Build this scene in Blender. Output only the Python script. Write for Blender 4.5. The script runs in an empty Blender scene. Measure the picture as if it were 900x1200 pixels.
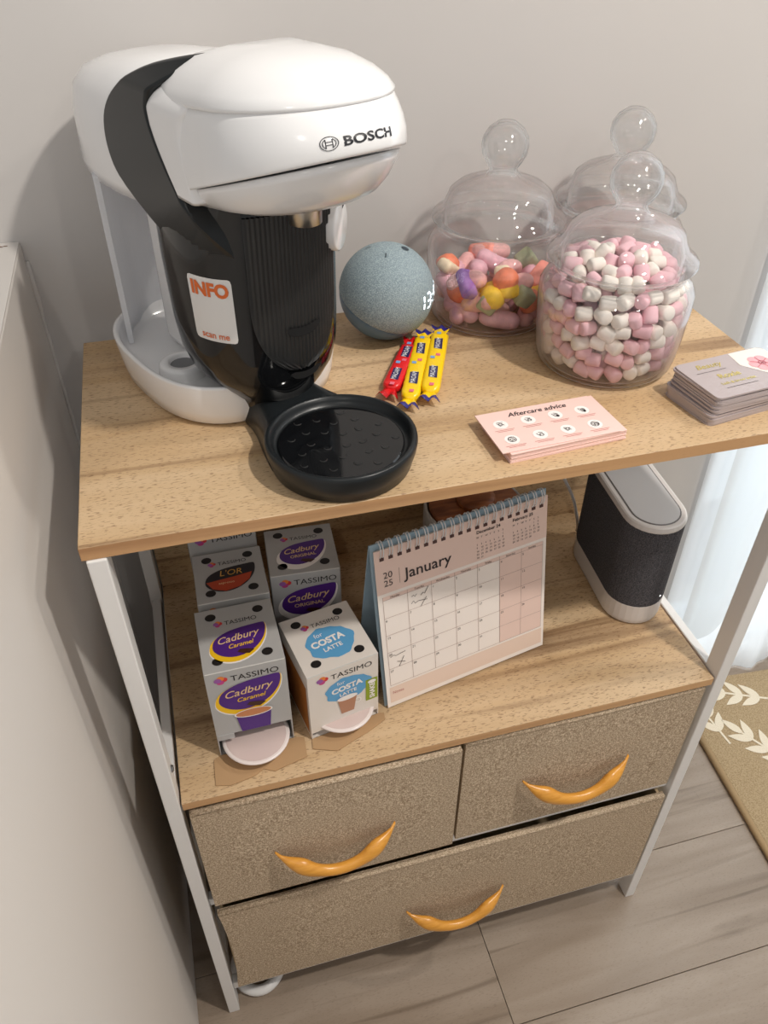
import bpy, bmesh, math, random
from mathutils import Matrix, Vector
random.seed(7)
R = math.radians
S = bpy.context.scene
COL = S.collection

# ------------------------------------------------------------------ camera, light, exposure
cam_d = bpy.data.cameras.new('camera'); cam = bpy.data.objects.new('camera', cam_d); COL.objects.link(cam)
cam.location = (0.1037, -0.4965, 1.3502); cam.rotation_euler = (0.8796, -0.0033, -0.2673)
cam_d.sensor_fit = 'VERTICAL'; cam_d.sensor_height = 24.0; cam_d.lens = 24.0 * 942.03 / 1200.0
cam_d.clip_start = 0.02
S.camera = cam

def srgb(r, g, b):
    f = lambda c: (c / 255 / 12.92) if c / 255 <= 0.04045 else ((c / 255 + 0.055) / 1.055) ** 2.4
    return (f(r), f(g), f(b), 1.0)

w = bpy.data.worlds.new('world'); S.world = w; w.use_nodes = True
w.node_tree.nodes['Background'].inputs[0].default_value = (1.0, 1.0, 0.995, 1)
w.node_tree.nodes['Background'].inputs[1].default_value = 0.46

def lamp(name, kind, loc, energy, color, radius=0.04, target=None, size=None):
    l = bpy.data.lights.new(name, kind); l.energy = energy; l.color = color
    if kind in ('POINT', 'SPOT'): l.shadow_soft_size = radius
    if kind == 'SPOT': l.spot_size = R(120); l.spot_blend = 0.6
    if kind == 'AREA': l.shape = 'RECTANGLE'; l.size, l.size_y = size
    o = bpy.data.objects.new(name, l); COL.objects.link(o); o.location = loc
    if target is not None:
        o.rotation_euler = (Vector(target) - Vector(loc)).to_track_quat('-Z', 'Y').to_euler()
    return o
WARM = (1.0, 0.945, 0.87)
lamp('ceiling_downlight', 'SPOT', (0.95, -0.68, 2.50), 90, WARM, 0.045, (0.5, -0.3, 0))
lamp('ceiling_downlight', 'SPOT', (1.55, -0.20, 2.50), 34, WARM, 0.05, (0.6, 0.0, 0.5))
lamp('ceiling_downlight', 'SPOT', (-0.35, -1.70, 2.50), 14, WARM, 0.05, (0.0, -0.8, 0))
lamp('ceiling_downlight', 'SPOT', (0.95, -2.00, 2.50), 14, WARM, 0.05, (0.7, -1.0, 0))
lamp('daylight_outside_window', 'AREA', (1.65, 1.25, 1.35), 60, (0.87, 0.94, 1.0), target=(1.45, 0.0, 0.75), size=(1.5, 2.2))

S.view_settings.view_transform = 'Standard'; S.view_settings.look = 'None'
S.view_settings.gamma = 1.0; S.view_settings.use_curve_mapping = False
S.view_settings.exposure = 0.0
S.cycles.use_denoising = True
S.cycles.max_bounces = 10; S.cycles.transparent_max_bounces = 24
S.cycles.caustics_reflective = False; S.cycles.caustics_refractive = False
S.cycles.sample_clamp_indirect = 4.0

# ------------------------------------------------------------------ constants of the place
W, D, H, TB = 0.68, 0.3402, 0.9394, 0.0134
HM, TM = 0.5716, 0.0127
WX, YW, HW = 0.0424, 0.393, 1.0334
WEND = 0.912

# ------------------------------------------------------------------ material helpers
MATS = {}
def mat(name, col, rough=0.5, metal=0.0, spec=None, emit=None, noise=None, bump=None, coat=0.0):
    """noise=(scale xyz, colour2, low, high) mottles the colour; bump=(scale xyz, strength)"""
    if name in MATS: return MATS[name]
    m = bpy.data.materials.new(name); m.use_nodes = True; MATS[name] = m
    nt = m.node_tree; b = nt.nodes['Principled BSDF']
    b.inputs['Base Color'].default_value = col; b.inputs['Roughness'].default_value = rough
    b.inputs['Metallic'].default_value = metal
    if spec is not None: b.inputs['Specular IOR Level'].default_value = spec
    if coat: b.inputs['Coat Weight'].default_value = coat; b.inputs['Coat Roughness'].default_value = 0.06
    if emit: b.inputs['Emission Color'].default_value = emit[0]; b.inputs['Emission Strength'].default_value = emit[1]
    if noise or bump:
        tc = nt.nodes.new('ShaderNodeTexCoord')
    if noise:
        mp = nt.nodes.new('ShaderNodeMapping'); mp.inputs['Scale'].default_value = noise[0]
        nt.links.new(tc.outputs['Object'], mp.inputs[0])
        n = nt.nodes.new('ShaderNodeTexNoise'); n.inputs['Scale'].default_value = 1; n.inputs['Detail'].default_value = 3
        nt.links.new(mp.outputs[0], n.inputs['Vector'])
        r = nt.nodes.new('ShaderNodeValToRGB'); r.color_ramp.elements[0].position = noise[2]; r.color_ramp.elements[1].position = noise[3]
        r.color_ramp.elements[0].color = col; r.color_ramp.elements[1].color = noise[1]
        nt.links.new(n.outputs['Fac'], r.inputs[0]); nt.links.new(r.outputs[0], b.inputs['Base Color'])
    if bump:
        mp2 = nt.nodes.new('ShaderNodeMapping'); mp2.inputs['Scale'].default_value = bump[0]
        nt.links.new(tc.outputs['Object'], mp2.inputs[0])
        n2 = nt.nodes.new('ShaderNodeTexNoise'); n2.inputs['Scale'].default_value = 1; n2.inputs['Detail'].default_value = 2
        nt.links.new(mp2.outputs[0], n2.inputs['Vector'])
        bp = nt.nodes.new('ShaderNodeBump'); bp.inputs['Strength'].default_value = bump[1]; bp.inputs['Distance'].default_value = 0.001
        nt.links.new(n2.outputs['Fac'], bp.inputs['Height']); nt.links.new(bp.outputs[0], b.inputs['Normal'])
    return m

def wood_mat(name, base, dark, light, streak=1.0, fleck=1.0, rough=0.45, rnd=False, sx=1.0):
    m = bpy.data.materials.new(name); m.use_nodes = True; nt = m.node_tree; N = nt.nodes; L = nt.links
    b = N['Principled BSDF']; b.inputs['Roughness'].default_value = rough
    tc = N.new('ShaderNodeTexCoord'); vec = tc.outputs['Object']
    if rnd:
        oi = N.new('ShaderNodeObjectInfo'); ad = N.new('ShaderNodeVectorMath'); ad.operation = 'MULTIPLY_ADD'
        cb = N.new('ShaderNodeCombineXYZ')
        for i in range(3): L.new(oi.outputs['Random'], cb.inputs[i])
        L.new(cb.outputs[0], ad.inputs[0]); ad.inputs[1].default_value = (17, 23, 5); L.new(vec, ad.inputs[2]); vec = ad.outputs[0]
    def noise(scale, detail, dist=0.0):
        mp = N.new('ShaderNodeMapping'); mp.inputs['Scale'].default_value = scale; L.new(vec, mp.inputs[0])
        n = N.new('ShaderNodeTexNoise'); n.inputs['Scale'].default_value = 1; n.inputs['Detail'].default_value = detail
        n.inputs['Distortion'].default_value = dist
        L.new(mp.outputs[0], n.inputs['Vector']); return n.outputs['Fac']
    def ramp(fac, p0, p1, c0, c1):
        r = N.new('ShaderNodeValToRGB'); r.color_ramp.elements[0].position = p0; r.color_ramp.elements[1].position = p1
        r.color_ramp.elements[0].color = c0; r.color_ramp.elements[1].color = c1; L.new(fac, r.inputs[0]); return r.outputs[0]
    def mix(fac, a, bb):
        x = N.new('ShaderNodeMix'); x.data_type = 'RGBA'; L.new(fac, x.inputs[0]); L.new(a, x.inputs[6]); L.new(bb, x.inputs[7]); return x.outputs[2]
    k0, k1 = (0, 0, 0, 1), (1, 1, 1, 1)
    c = ramp(noise((2.0 * sx, 22, 22), 3, 0.5), 0.35, 0.65, base, light)
    s = ramp(noise((1.3 * sx, 34, 34), 5, 0.9), 0.56, 0.74, k0, (0.75 * streak,) * 3 + (1,))
    dk = N.new('ShaderNodeRGB'); dk.outputs[0].default_value = dark
    c = mix(s, c, dk.outputs[0])
    f = ramp(noise((170, 760, 760), 3), 0.565, 0.66, k0, (0.55 * fleck,) * 3 + (1,))
    c = mix(f, c, dk.outputs[0])
    L.new(c, b.inputs['Base Color'])
    bp = N.new('ShaderNodeBump'); bp.inputs['Strength'].default_value = 0.25; bp.inputs['Distance'].default_value = 0.0006
    bp.invert = True; L.new(f, bp.inputs['Height']); L.new(bp.outputs[0], b.inputs['Normal'])
    MATS[name] = m; return m

def weave_mat(name, c0, c1, scale=900, rough=0.9, sh=0.25):
    m = bpy.data.materials.new(name); m.use_nodes = True; nt = m.node_tree; N = nt.nodes; L = nt.links
    b = N['Principled BSDF']; b.inputs['Roughness'].default_value = rough; b.inputs['Specular IOR Level'].default_value = 0.2
    tc = N.new('ShaderNodeTexCoord'); outs = []
    for sc in ((scale, scale, scale * 0.35), (scale * 0.35, scale, scale)):
        mp = N.new('ShaderNodeMapping'); mp.inputs['Scale'].default_value = sc; L.new(tc.outputs['Object'], mp.inputs[0])
        n = N.new('ShaderNodeTexNoise'); n.inputs['Scale'].default_value = 1; n.inputs['Detail'].default_value = 2
        L.new(mp.outputs[0], n.inputs['Vector']); outs.append(n.outputs['Fac'])
    a = N.new('ShaderNodeMath'); a.operation = 'MULTIPLY'; L.new(outs[0], a.inputs[0]); L.new(outs[1], a.inputs[1])
    r = N.new('ShaderNodeValToRGB'); r.color_ramp.elements[0].position = 0.15; r.color_ramp.elements[1].position = 0.38
    r.color_ramp.elements[0].color = c0; r.color_ramp.elements[1].color = c1
    L.new(a.outputs[0], r.inputs[0]); L.new(r.outputs[0], b.inputs['Base Color'])
    bp = N.new('ShaderNodeBump'); bp.inputs['Strength'].default_value = 0.5; bp.inputs['Distance'].default_value = 0.0008
    L.new(a.outputs[0], bp.inputs['Height']); L.new(bp.outputs[0], b.inputs['Normal'])
    MATS[name] = m; return m

def glass_mat(name, tint=(0.985, 0.985, 0.985, 1), edge=0.55, refl=1.0):
    """thin clear glass: transparent with fresnel reflections and a milky grazing edge"""
    m = bpy.data.materials.new(name); m.use_nodes = True; nt = m.node_tree; N = nt.nodes; L = nt.links
    N.remove(N['Principled BSDF']); out = N['Material Output']
    tr = N.new('ShaderNodeBsdfTransparent'); tr.inputs[0].default_value = tint
    gl = N.new('ShaderNodeBsdfGlossy'); gl.inputs['Roughness'].default_value = 0.03
    df = N.new('ShaderNodeBsdfTranslucent'); df.inputs[0].default_value = (0.9, 0.92, 0.93, 1)
    lw = N.new('ShaderNodeLayerWeight'); lw.inputs['Blend'].default_value = 0.5
    pw = N.new('ShaderNodeMath'); pw.operation = 'POWER'; L.new(lw.outputs['Facing'], pw.inputs[0]); pw.inputs[1].default_value = 2.7
    ml = N.new('ShaderNodeMath'); ml.operation = 'MULTIPLY'; L.new(pw.outputs[0], ml.inputs[0]); ml.inputs[1].default_value = edge
    m1 = N.new('ShaderNodeMixShader'); L.new(ml.outputs[0], m1.inputs[0]); L.new(tr.outputs[0], m1.inputs[1]); L.new(df.outputs[0], m1.inputs[2])
    p5 = N.new('ShaderNodeMath'); p5.operation = 'POWER'; L.new(lw.outputs['Facing'], p5.inputs[0]); p5.inputs[1].default_value = 5.0
    fm = N.new('ShaderNodeMath'); fm.operation = 'MULTIPLY_ADD'; L.new(p5.outputs[0], fm.inputs[0]); fm.inputs[1].default_value = 0.8*refl; fm.inputs[2].default_value = 0.035*refl
    m2 = N.new('ShaderNodeMixShader'); L.new(fm.outputs[0], m2.inputs[0]); L.new(m1.outputs[0], m2.inputs[1]); L.new(gl.outputs[0], m2.inputs[2])
    L.new(m2.outputs[0], out.inputs['Surface'])
    MATS[name] = m; return m

def sheer_mat(name, col, transp):
    m = bpy.data.materials.new(name); m.use_nodes = True; nt = m.node_tree; N = nt.nodes; L = nt.links
    N.remove(N['Principled BSDF']); out = N['Material Output']
    tr = N.new('ShaderNodeBsdfTransparent'); tl = N.new('ShaderNodeBsdfTranslucent'); df = N.new('ShaderNodeBsdfDiffuse')
    tl.inputs[0].default_value = col; df.inputs[0].default_value = col
    a = N.new('ShaderNodeMixShader'); a.inputs[0].default_value = 0.5; L.new(tl.outputs[0], a.inputs[1]); L.new(df.outputs[0], a.inputs[2])
    b = N.new('ShaderNodeMixShader'); b.inputs[0].default_value = transp; L.new(a.outputs[0], b.inputs[1]); L.new(tr.outputs[0], b.inputs[2])
    L.new(b.outputs[0], out.inputs['Surface'])
    MATS[name] = m; return m

# ------------------------------------------------------------------ mesh helpers
def link(name, me, m=None, parent=None, smooth=False, M=None):
    if m is not None and len(me.materials) == 0: me.materials.append(m)
    if smooth:
        for p in me.polygons: p.use_smooth = True
    o = bpy.data.objects.new(name, me); COL.objects.link(o)
    if parent is not None: o.parent = parent
    if M is not None: o.matrix_local = M
    return o
def thing(name, label, cat, loc=(0, 0, 0), rz=0.0, group=None):
    o = bpy.data.objects.new(name, None); COL.objects.link(o); o.empty_display_size = 0.02
    o.location = loc; o.rotation_euler = (0, 0, rz); return tag(o, label, cat, group)
def tag(o, label, cat, group=None):
    o['label'] = label; o['category'] = cat
    if group: o['group'] = group
    return o
def struct(o, label=None):
    o['kind'] = 'structure'
    if label: o['label'] = label
    return o
def from_bm(bm, name='m'):
    bmesh.ops.recalc_face_normals(bm, faces=bm.faces)
    me = bpy.data.meshes.new(name); bm.to_mesh(me); bm.free(); return me
def pyd(verts, faces, fix=False):
    me = bpy.data.meshes.new('m'); me.from_pydata([tuple(v) for v in verts], [], faces); me.update()
    if fix:
        bm = bmesh.new(); bm.from_mesh(me); bmesh.ops.recalc_face_normals(bm, faces=bm.faces); bm.to_mesh(me); bm.free()
    return me
def box_bm(x0, x1, y0, y1, z0, z1, bev=0.0, seg=2, bm=None):
    bm = bm or bmesh.new()
    r = bmesh.ops.create_cube(bm, size=1.0)
    bmesh.ops.transform(bm, matrix=Matrix.Translation(((x0+x1)/2, (y0+y1)/2, (z0+z1)/2)) @ Matrix.Diagonal((x1-x0, y1-y0, z1-z0, 1)), verts=r['verts'])
    if bev:
        es = set()
        for v in r['verts']: es.update(v.link_edges)
        bmesh.ops.bevel(bm, geom=list(es), offset=bev, segments=seg, affect='EDGES', profile=0.5)
    return bm
def box(x0, x1, y0, y1, z0, z1, bev=0.0, seg=2): return from_bm(box_bm(x0, x1, y0, y1, z0, z1, bev, seg))
def lathe(prof, n=48, close=False):
    """prof: (r,z) list; r==0 makes a pole"""
    V, F, rows = [], [], []
    for r, z in prof:
        if r < 1e-7: rows.append([len(V)]); V.append((0, 0, z))
        else:
            rows.append(list(range(len(V), len(V)+n)))
            V += [(r*math.cos(2*math.pi*i/n), r*math.sin(2*math.pi*i/n), z) for i in range(n)]
    rr = list(zip(rows[:-1], rows[1:]))
    if close: rr.append((rows[-1], rows[0]))
    for a, b in rr:
        for i in range(n):
            j = (i+1) % n
            if len(a) == 1 and len(b) == 1: continue
            if len(a) == 1: F.append((a[0], b[j], b[i]))
            elif len(b) == 1: F.append((a[i], a[j], b[0]))
            else: F.append((a[i], a[j], b[j], b[i]))
    return pyd(V, F, True)
def loft(rings, cap0=True, cap1=True):
    n = len(rings[0]); V = [v for r in rings for v in r]; F = []
    for k in range(len(rings)-1):
        for i in range(n):
            j = (i+1) % n; F.append((k*n+i, k*n+j, (k+1)*n+j, (k+1)*n+i))
    if cap0: F.append(tuple(reversed(range(n))))
    if cap1: F.append(tuple((len(rings)-1)*n+i for i in range(n)))
    return pyd(V, F, True)
def tube(pts, r, n=8, closed=False):
    P = [Vector(p) for p in pts]; rings = []
    rr = r if hasattr(r, '__len__') else [r]*len(P)
    prev = None
    for i, p in enumerate(P):
        if closed: t = P[(i+1) % len(P)] - P[i-1]
        else: t = P[min(i+1, len(P)-1)] - P[max(i-1, 0)]
        t.normalize()
        if prev is None:
            a = Vector((0, 0, 1)) if abs(t.z) < 0.9 else Vector((1, 0, 0)); u = t.cross(a).normalized()
        else: u = (prev - t*prev.dot(t)).normalized()
        prev = u; v = t.cross(u)
        rings.append([p + rr[i]*(math.cos(2*math.pi*k/n)*u + math.sin(2*math.pi*k/n)*v) for k in range(n)])
    if closed: rings.append(rings[0]); return loft(rings, False, False)
    return loft(rings)
def smooth_pts(pts, n=8):
    """Catmull-Rom through the points"""
    P = [Vector(p) for p in pts]; out = []
    for i in range(len(P)-1):
        p0, p1, p2, p3 = P[max(i-1, 0)], P[i], P[i+1], P[min(i+2, len(P)-1)]
        for k in range(n):
            t = k/n
            out.append(0.5*((2*p1)+(p2-p0)*t+(2*p0-5*p1+4*p2-p3)*t*t+(3*p1-p0-3*p2+p3)*t**3))
    out.append(P[-1]); return out
def sup(cu, cv, a, b, n=48, e=2.0, z=0.0, k=0.0):
    out = []
    for i in range(n):
        t = 2*math.pi*i/n; c, s = math.cos(t), math.sin(t)
        x = a*math.copysign(abs(c)**(2/e), c); y = b*math.copysign(abs(s)**(2/e), s)
        out.append(Vector((cu+x, cv+y, z+k*x)))
    return out
def prism(poly, z0, z1, bev=0.0, seg=2):
    """2-D outline in XY extruded along z"""
    bm = bmesh.new(); vs = [bm.verts.new((x, y, z0)) for x, y in poly]; f = bm.faces.new(vs)
    r = bmesh.ops.extrude_face_region(bm, geom=[f])
    bmesh.ops.translate(bm, vec=(0, 0, z1-z0), verts=[g for g in r['geom'] if isinstance(g, bmesh.types.BMVert)])
    bmesh.ops.recalc_face_normals(bm, faces=bm.faces)
    if bev:
        es = [e for e in bm.edges if len(e.link_faces) == 2 and any(len(q.verts) > 4 for q in e.link_faces)]
        bmesh.ops.bevel(bm, geom=es, offset=bev, segments=seg, affect='EDGES', profile=0.5)
    return from_bm(bm)
# flat print: everything in the XY plane
def text_me(s, size, x=0, y=0, align='LEFT', bold=0.0, shear=0.0, sx=1.0, rot=0.0, spacing=1.0):
    c = bpy.data.curves.new('t', 'FONT'); c.body = s; c.size = size; c.align_x = align; c.offset = bold; c.shear = shear
    c.resolution_u = 3; c.space_character = spacing
    o = bpy.data.objects.new('t', c); me = bpy.data.meshes.new_from_object(o)
    bpy.data.objects.remove(o); bpy.data.curves.remove(c)
    me.transform(Matrix.Translation((x, y, 0)) @ Matrix.Rotation(rot, 4, 'Z') @ Matrix.Diagonal((sx, 1, 1, 1)))
    me.materials.clear(); return me
def poly_me(pts, z=0.0): return pyd([(x, y, z) for x, y in pts], [tuple(range(len(pts)))])
def rect_me(x0, y0, x1, y1, z=0.0): return poly_me([(x0, y0), (x1, y0), (x1, y1), (x0, y1)], z)
def disc_me(cx, cy, r, ry=None, n=24, z=0.0):
    return poly_me([(cx+r*math.cos(2*math.pi*i/n), cy+(ry or r)*math.sin(2*math.pi*i/n)) for i in range(n)], z)
def join(mes):
    V, F = [], []
    for me in mes:
        o = len(V); V += [v.co.copy() for v in me.vertices]; F += [tuple(o+i for i in p.vertices) for p in me.polygons]
        bpy.data.meshes.remove(me)
    return pyd(V, F)
def stroke_me(pts, wd):
    V, F = [], []
    P = [Vector((x, y)) for x, y in pts]
    for i, p in enumerate(P):
        t = (P[min(i+1, len(P)-1)] - P[max(i-1, 0)]).normalized(); n = Vector((-t.y, t.x))*wd/2
        V += [(p.x+n.x, p.y+n.y, 0), (p.x-n.x, p.y-n.y, 0)]
    for i in range(len(P)-1): F.append((2*i, 2*i+1, 2*i+3, 2*i+2))
    return pyd(V, F)
def frame(o, X, Y):
    X = Vector(X).normalized(); Y = Vector(Y).normalized(); Z = X.cross(Y)
    return Matrix(((X.x, Y.x, Z.x, o[0]), (X.y, Y.y, Z.y, o[1]), (X.z, Y.z, Z.z, o[2]), (0, 0, 0, 1)))
def printed(name, me, m, parent, F, lift=0.0003):
    me.transform(F @ Matrix.Translation((0, 0, lift))); return link(name, me, m, parent)

# ------------------------------------------------------------------ materials
M_wall = mat('painted_plaster', srgb(195, 191, 188), 0.7, noise=((3, 3, 3), srgb(199, 195, 192), 0.3, 0.7), bump=((60, 60, 60), 0.08))
M_half = mat('painted_half_wall', srgb(215, 209, 203), 0.6, bump=((45, 45, 45), 0.08))
M_white = mat('white_steel', srgb(226, 224, 222), 0.35)
M_oak = wood_mat('oak_laminate', srgb(190, 158, 118), srgb(118, 86, 56), srgb(204, 176, 140), 1.15, 1.25, 0.5)
M_edge = wood_mat('oak_edge_band', srgb(186, 142, 98), srgb(132, 88, 56), srgb(200, 158, 114), 1.0, 0.15, 0.5)
M_linen = weave_mat('drawer_linen', srgb(142, 121, 98), srgb(216, 197, 171), 950)
M_rim = mat('drawer_hem', srgb(186, 164, 130), 0.9, bump=((900, 900, 900), 0.5))
M_honey = mat('honey_wood', srgb(222, 158, 66), 0.28, noise=((20, 260, 260), srgb(208, 142, 52), 0.4, 0.7))
M_dark = mat('dark_void_lining', srgb(28, 24, 22), 0.9)

# ------------------------------------------------------------------ the room
o = struct(link('floor', box(-1.5, 2.6, -2.2, 0.9, -0.06, -0.006), mat('underlay', srgb(96, 82, 72), 0.9)))
floor = o
M_plank = wood_mat('grey_oak_plank', srgb(140, 124, 108), srgb(98, 82, 66), srgb(160, 145, 130), 1.0, 0.45, 0.33, rnd=True, sx=1.6)
PW, PL = 0.19, 1.25
pme = box(0, PL-0.0010, 0, PW-0.0010, -0.006, 0.0, 0.0004, 1); pme.materials.append(M_plank)
offs = [0.41, 0.02, 0.80, 0.33, 1.02, 0.55, 0.15, 0.9, 0.62, 0.28, 0.75, 0.05, 0.5, 1.1, 0.3, 0.12]
for r_ in range(-6, 4):
    y = -0.13 + PW*r_
    x = offs[r_ % 16] - 2*PL
    while x < 2.6:
        if x > -1.6: link('plank', pme, None, floor).location = (x, y, 0)
        x += PL
def wall(name, me, m=M_wall): return struct(link(name, me, m))
wall('wall_back', box(-1.5, WEND, YW, YW+0.12, 0, 2.6))
wall('wall_above_window', box(WEND, 2.6, YW, YW+0.12, 2.2, 2.6))
hw = wall('wall_left', box(-0.42, -WX, -1.7, YW-0.0005, 0, HW, 0.002, 2), M_half)
cap = link('wall_cap', box(-0.42, -WX-0.0008, -1.7, YW-0.0005, HW-0.0005, HW+0.0012), mat('half_wall_top_paint', srgb(206, 201, 196), 0.5), hw)
pts = []
for i in range(46):
    z = 0.03 + (HW-0.05)*i/45
    pts.append((-WX+0.001+random.uniform(0, 0.0012), YW-0.0008-random.uniform(0, .001), z))
struct(link('trim_1', tube(pts, [random.uniform(0.0022, 0.0042) for _ in pts], 6), mat('corner_sealant', srgb(206, 201, 197), 0.6), None, True))
# chipped paint on top of the half wall
V = []
chips = []
for (x, y, a, b) in ((-0.062, 0.381, 0.006, 0.0024), (-0.071, 0.380, 0.005, 0.002), (-0.083, 0.377, 0.004, 0.0018), (-0.055, 0.382, 0.003, 0.0015)):
    chips.append(poly_me([(x+a*math.cos(t*0.9)*(0.6+0.5*random.random()), y+b*math.sin(t*0.9)*(0.6+0.5*random.random())) for t in range(7)], HW+0.0015))
link('paint_chip', join(chips), mat('chipped_paint', srgb(120, 92, 74), 0.9), hw)

# window: sliding door behind the sheer
win = thing('window_1', 'white framed glass patio door behind the sheer curtain', 'window', (WEND, YW+0.06, 0))
del win['category']; struct(win)
M_upvc = mat('white_upvc', srgb(236, 240, 242), 0.35)
for (x0, x1, z0, z1) in ((0.0, 0.06, 0.0, 2.2), (1.62, 1.69, 0, 2.2), (0.06, 1.62, 0, 0.09), (0.06, 1.62, 2.12, 2.2), (0.80, 0.88, 0.09, 2.12)):
    link('frame_bar', box(x0, x1, 0, 0.06, z0, z1, 0.004, 2), M_upvc, win)
gm = glass_mat('window_glass', (0.97, 0.985, 0.99, 1), 0.05, 0.8)
for (x0, x1) in ((0.06, 0.80), (0.88, 1.62)): link('pane', box(x0, x1, 0.026, 0.032, 0.09, 2.12), gm, win)
struct(link('patio_outside', box(0.5, 4.2, YW+0.14, 4.0, -0.08, -0.02), mat('pale_paving', srgb(196, 198, 196), 0.85)))

# sheer curtains
def curtain(name, label, x0, x1, y, zb, zt, amp, wl, m, hem=None, ph=0.0):
    nx, nz = 150, 40; V, F = [], []
    for i in range(nx+1):
        u = i/nx
        for j in range(nz+1):
            v = j/nz; x = x0+(x1-x0)*u
            lo = zb if hem is None else hem(x)
            z = lo+(zt-lo)*v
            g = amp*(0.55+0.45*(1-v))
            yy = y + g*math.sin(2*math.pi*x/wl+ph+0.5*math.sin(3*v)) + 0.35*g*math.sin(2*math.pi*x/(wl*0.43)+1.3+2*v)
            V.append((x+0.008*math.sin(6*v+x*9), yy, z))
    for i in range(nx):
        for j in range(nz):
            a = i*(nz+1)+j; F.append((a, a+nz+1, a+nz+2, a+1))
    o = link(name, pyd(V, F), m, None, True)
    return tag(o, label, 'curtain')
M_sheer = sheer_mat('sheer_voile', srgb(246, 250, 252), 0.22)
M_sheer2 = sheer_mat('sheer_voile_thick', srgb(250, 252, 254), 0.10)
curtain('sheer_curtain', 'white sheer curtain panel swept aside with a slanting hem over the patio door', 0.915, 1.30, 0.350, 0, 2.16, 0.010, 0.13, M_sheer, hem=lambda x: 0.10+1.45*max(0, x-0.925))
curtain('sheer_curtain', 'bright white sheer curtain panel hanging straight down to the floor by the rug', 0.897, 2.5, 0.376, 0.004, 2.16, 0.008, 0.11, M_sheer2, ph=1.0)

# rug
rug = thing('rug', 'beige low pile rug with white leaf sprigs and a bound edge on the floor', 'rug', (0.956, 0.372, 0), R(-4.5))
M_pile = mat('beige_pile', srgb(178, 156, 122), 0.95, noise=((420, 420, 420), srgb(150, 128, 96), 0.4, 0.62), bump=((500, 500, 500), 0.9))
link('pile', box(0.012, 1.2, -1.5, -0.004, 0.0004, 0.010, 0.003, 2), M_pile, rug)
link('binding', tube([(0.008, -0.004, 0.0065), (0.008, -1.5, 0.0065)], 0.0062, 10), mat('binding_tape', srgb(168, 140, 102), 0.85, bump=((300, 300, 300), 0.4)), rug, True)
M_leaf = mat('ivory_pile', srgb(226, 214, 192), 0.95, bump=((500, 500, 500), 0.8))
def leaf_me(L_, wd):
    n = 8; a = []
    for i in range(n+1): t = i/n; a.append((L_*t, wd*math.sin(math.pi*t**0.8)*0.5))
    b = [(x, -y) for x, y in reversed(a[1:-1])]
    return prism([p for p in a]+b, 0, 0.0014)
lme = leaf_me(0.048, 0.017); lme.materials.append(M_leaf)
sme = box(0, 0.12, -0.0022, 0.0022, 0, 0.0012); sme.materials.append(M_leaf)
def sprig(x, y, a):
    s = link('leaf_stem', sme, None, rug); s.location = (x, y, 0.0098); s.rotation_euler = (0, 0, a)
    for k in range(3):
        for sd in (-1, 1):
            d = 0.03+0.034*k
            l = link('leaf', lme, None, rug); l.location = (x+d*math.cos(a), y+d*math.sin(a), 0.0098); l.rotation_euler = (0, 0, a+sd*R(34+6*(k % 2)))
    l = link('leaf', lme, None, rug); l.location = (x+0.118*math.cos(a), y+0.118*math.sin(a), 0.0098); l.rotation_euler = (0, 0, a)
for (x, y, a) in ((0.055, -0.16, 100), (0.16, -0.24, 125), (0.09, -0.37, 60), (0.2, -0.08, 160), (0.27, -0.3, 70), (0.12, -0.56, 110), (0.3, -0.55, 40), (0.4, -0.18, 120), (0.46, -0.42, 80), (0.5, -0.7, 130), (0.2, -0.78, 70), (0.62, -0.25, 60), (0.7, -0.55, 110), (0.1, -1.0, 95), (0.4, -1.0, 50)):
    sprig(x, y, R(a))

# ------------------------------------------------------------------ the stand
st = thing('storage_stand', 'oak topped white metal stand with open shelf and three beige fabric drawers', 'stand')
top = link('tabletop', box(0, W, 0, D, H-TB, H, 0.0006, 1), M_oak, st)
top.data.materials.append(M_edge)
for p in top.data.polygons:
    if abs(p.normal.z) < 0.5: p.material_index = 1
sh = link('middle_shelf', box(0.0207, W-0.0207, -0.0005, D-0.004, HM-TM, HM, 0.0006, 1), M_oak, st)
sh.data.materials.append(M_edge)
for p in sh.data.polygons:
    if abs(p.normal.z) < 0.5: p.material_index = 1
link('back_board', box(0.0207, W-0.0207, D-0.0038, D+0.004, HM-TM, HM+0.12, 0.0006, 1), M_oak, st)
LW, LD = 0.0155, 0.022
for x0 in (0.0033, W-0.0033-LW):
    link('leg', box(x0, x0+LW, -0.002, LD, 0, H-TB, 0.0012, 2), M_white, st)
    link('leg', box(x0, x0+LW, D-0.026, D-0.004, 0, H-TB, 0.0012, 2), M_white, st)
    for z0, z1 in ((H-TB-0.022, H-TB-0.0002), (HM-TM-0.012, HM-0.001), (0.325, 0.34), (0.068, 0.088)):
        link('side_rail', box(x0+0.002, x0+LW-0.002, LD, D-0.026, z0, z1, 0.001, 1), M_white, st)
for y0 in (0.003, D-0.02):
    link('cross_rail', box(0.0188, W-0.0188, y0, y0+0.014, 0.068, 0.086, 0.001, 1), M_white, st)
    link('cross_rail', box(0.0188, W-0.0188, y0+0.004, y0+0.016, 0.3235, 0.338, 0.001, 1), M_white, st)
    link('cross_rail', box(0.0188, W-0.0188, y0+0.006, y0+0.018, HM-TM-0.014, HM-TM-0.0003, 0.001, 1), M_white, st)
bolt = lathe([(0, 0.003), (0.003, 0.0026), (0.004, 0.001), (0.004, 0)], 12); bolt.materials.append(mat('zinc', srgb(150, 150, 150), 0.3, 1.0))
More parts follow.
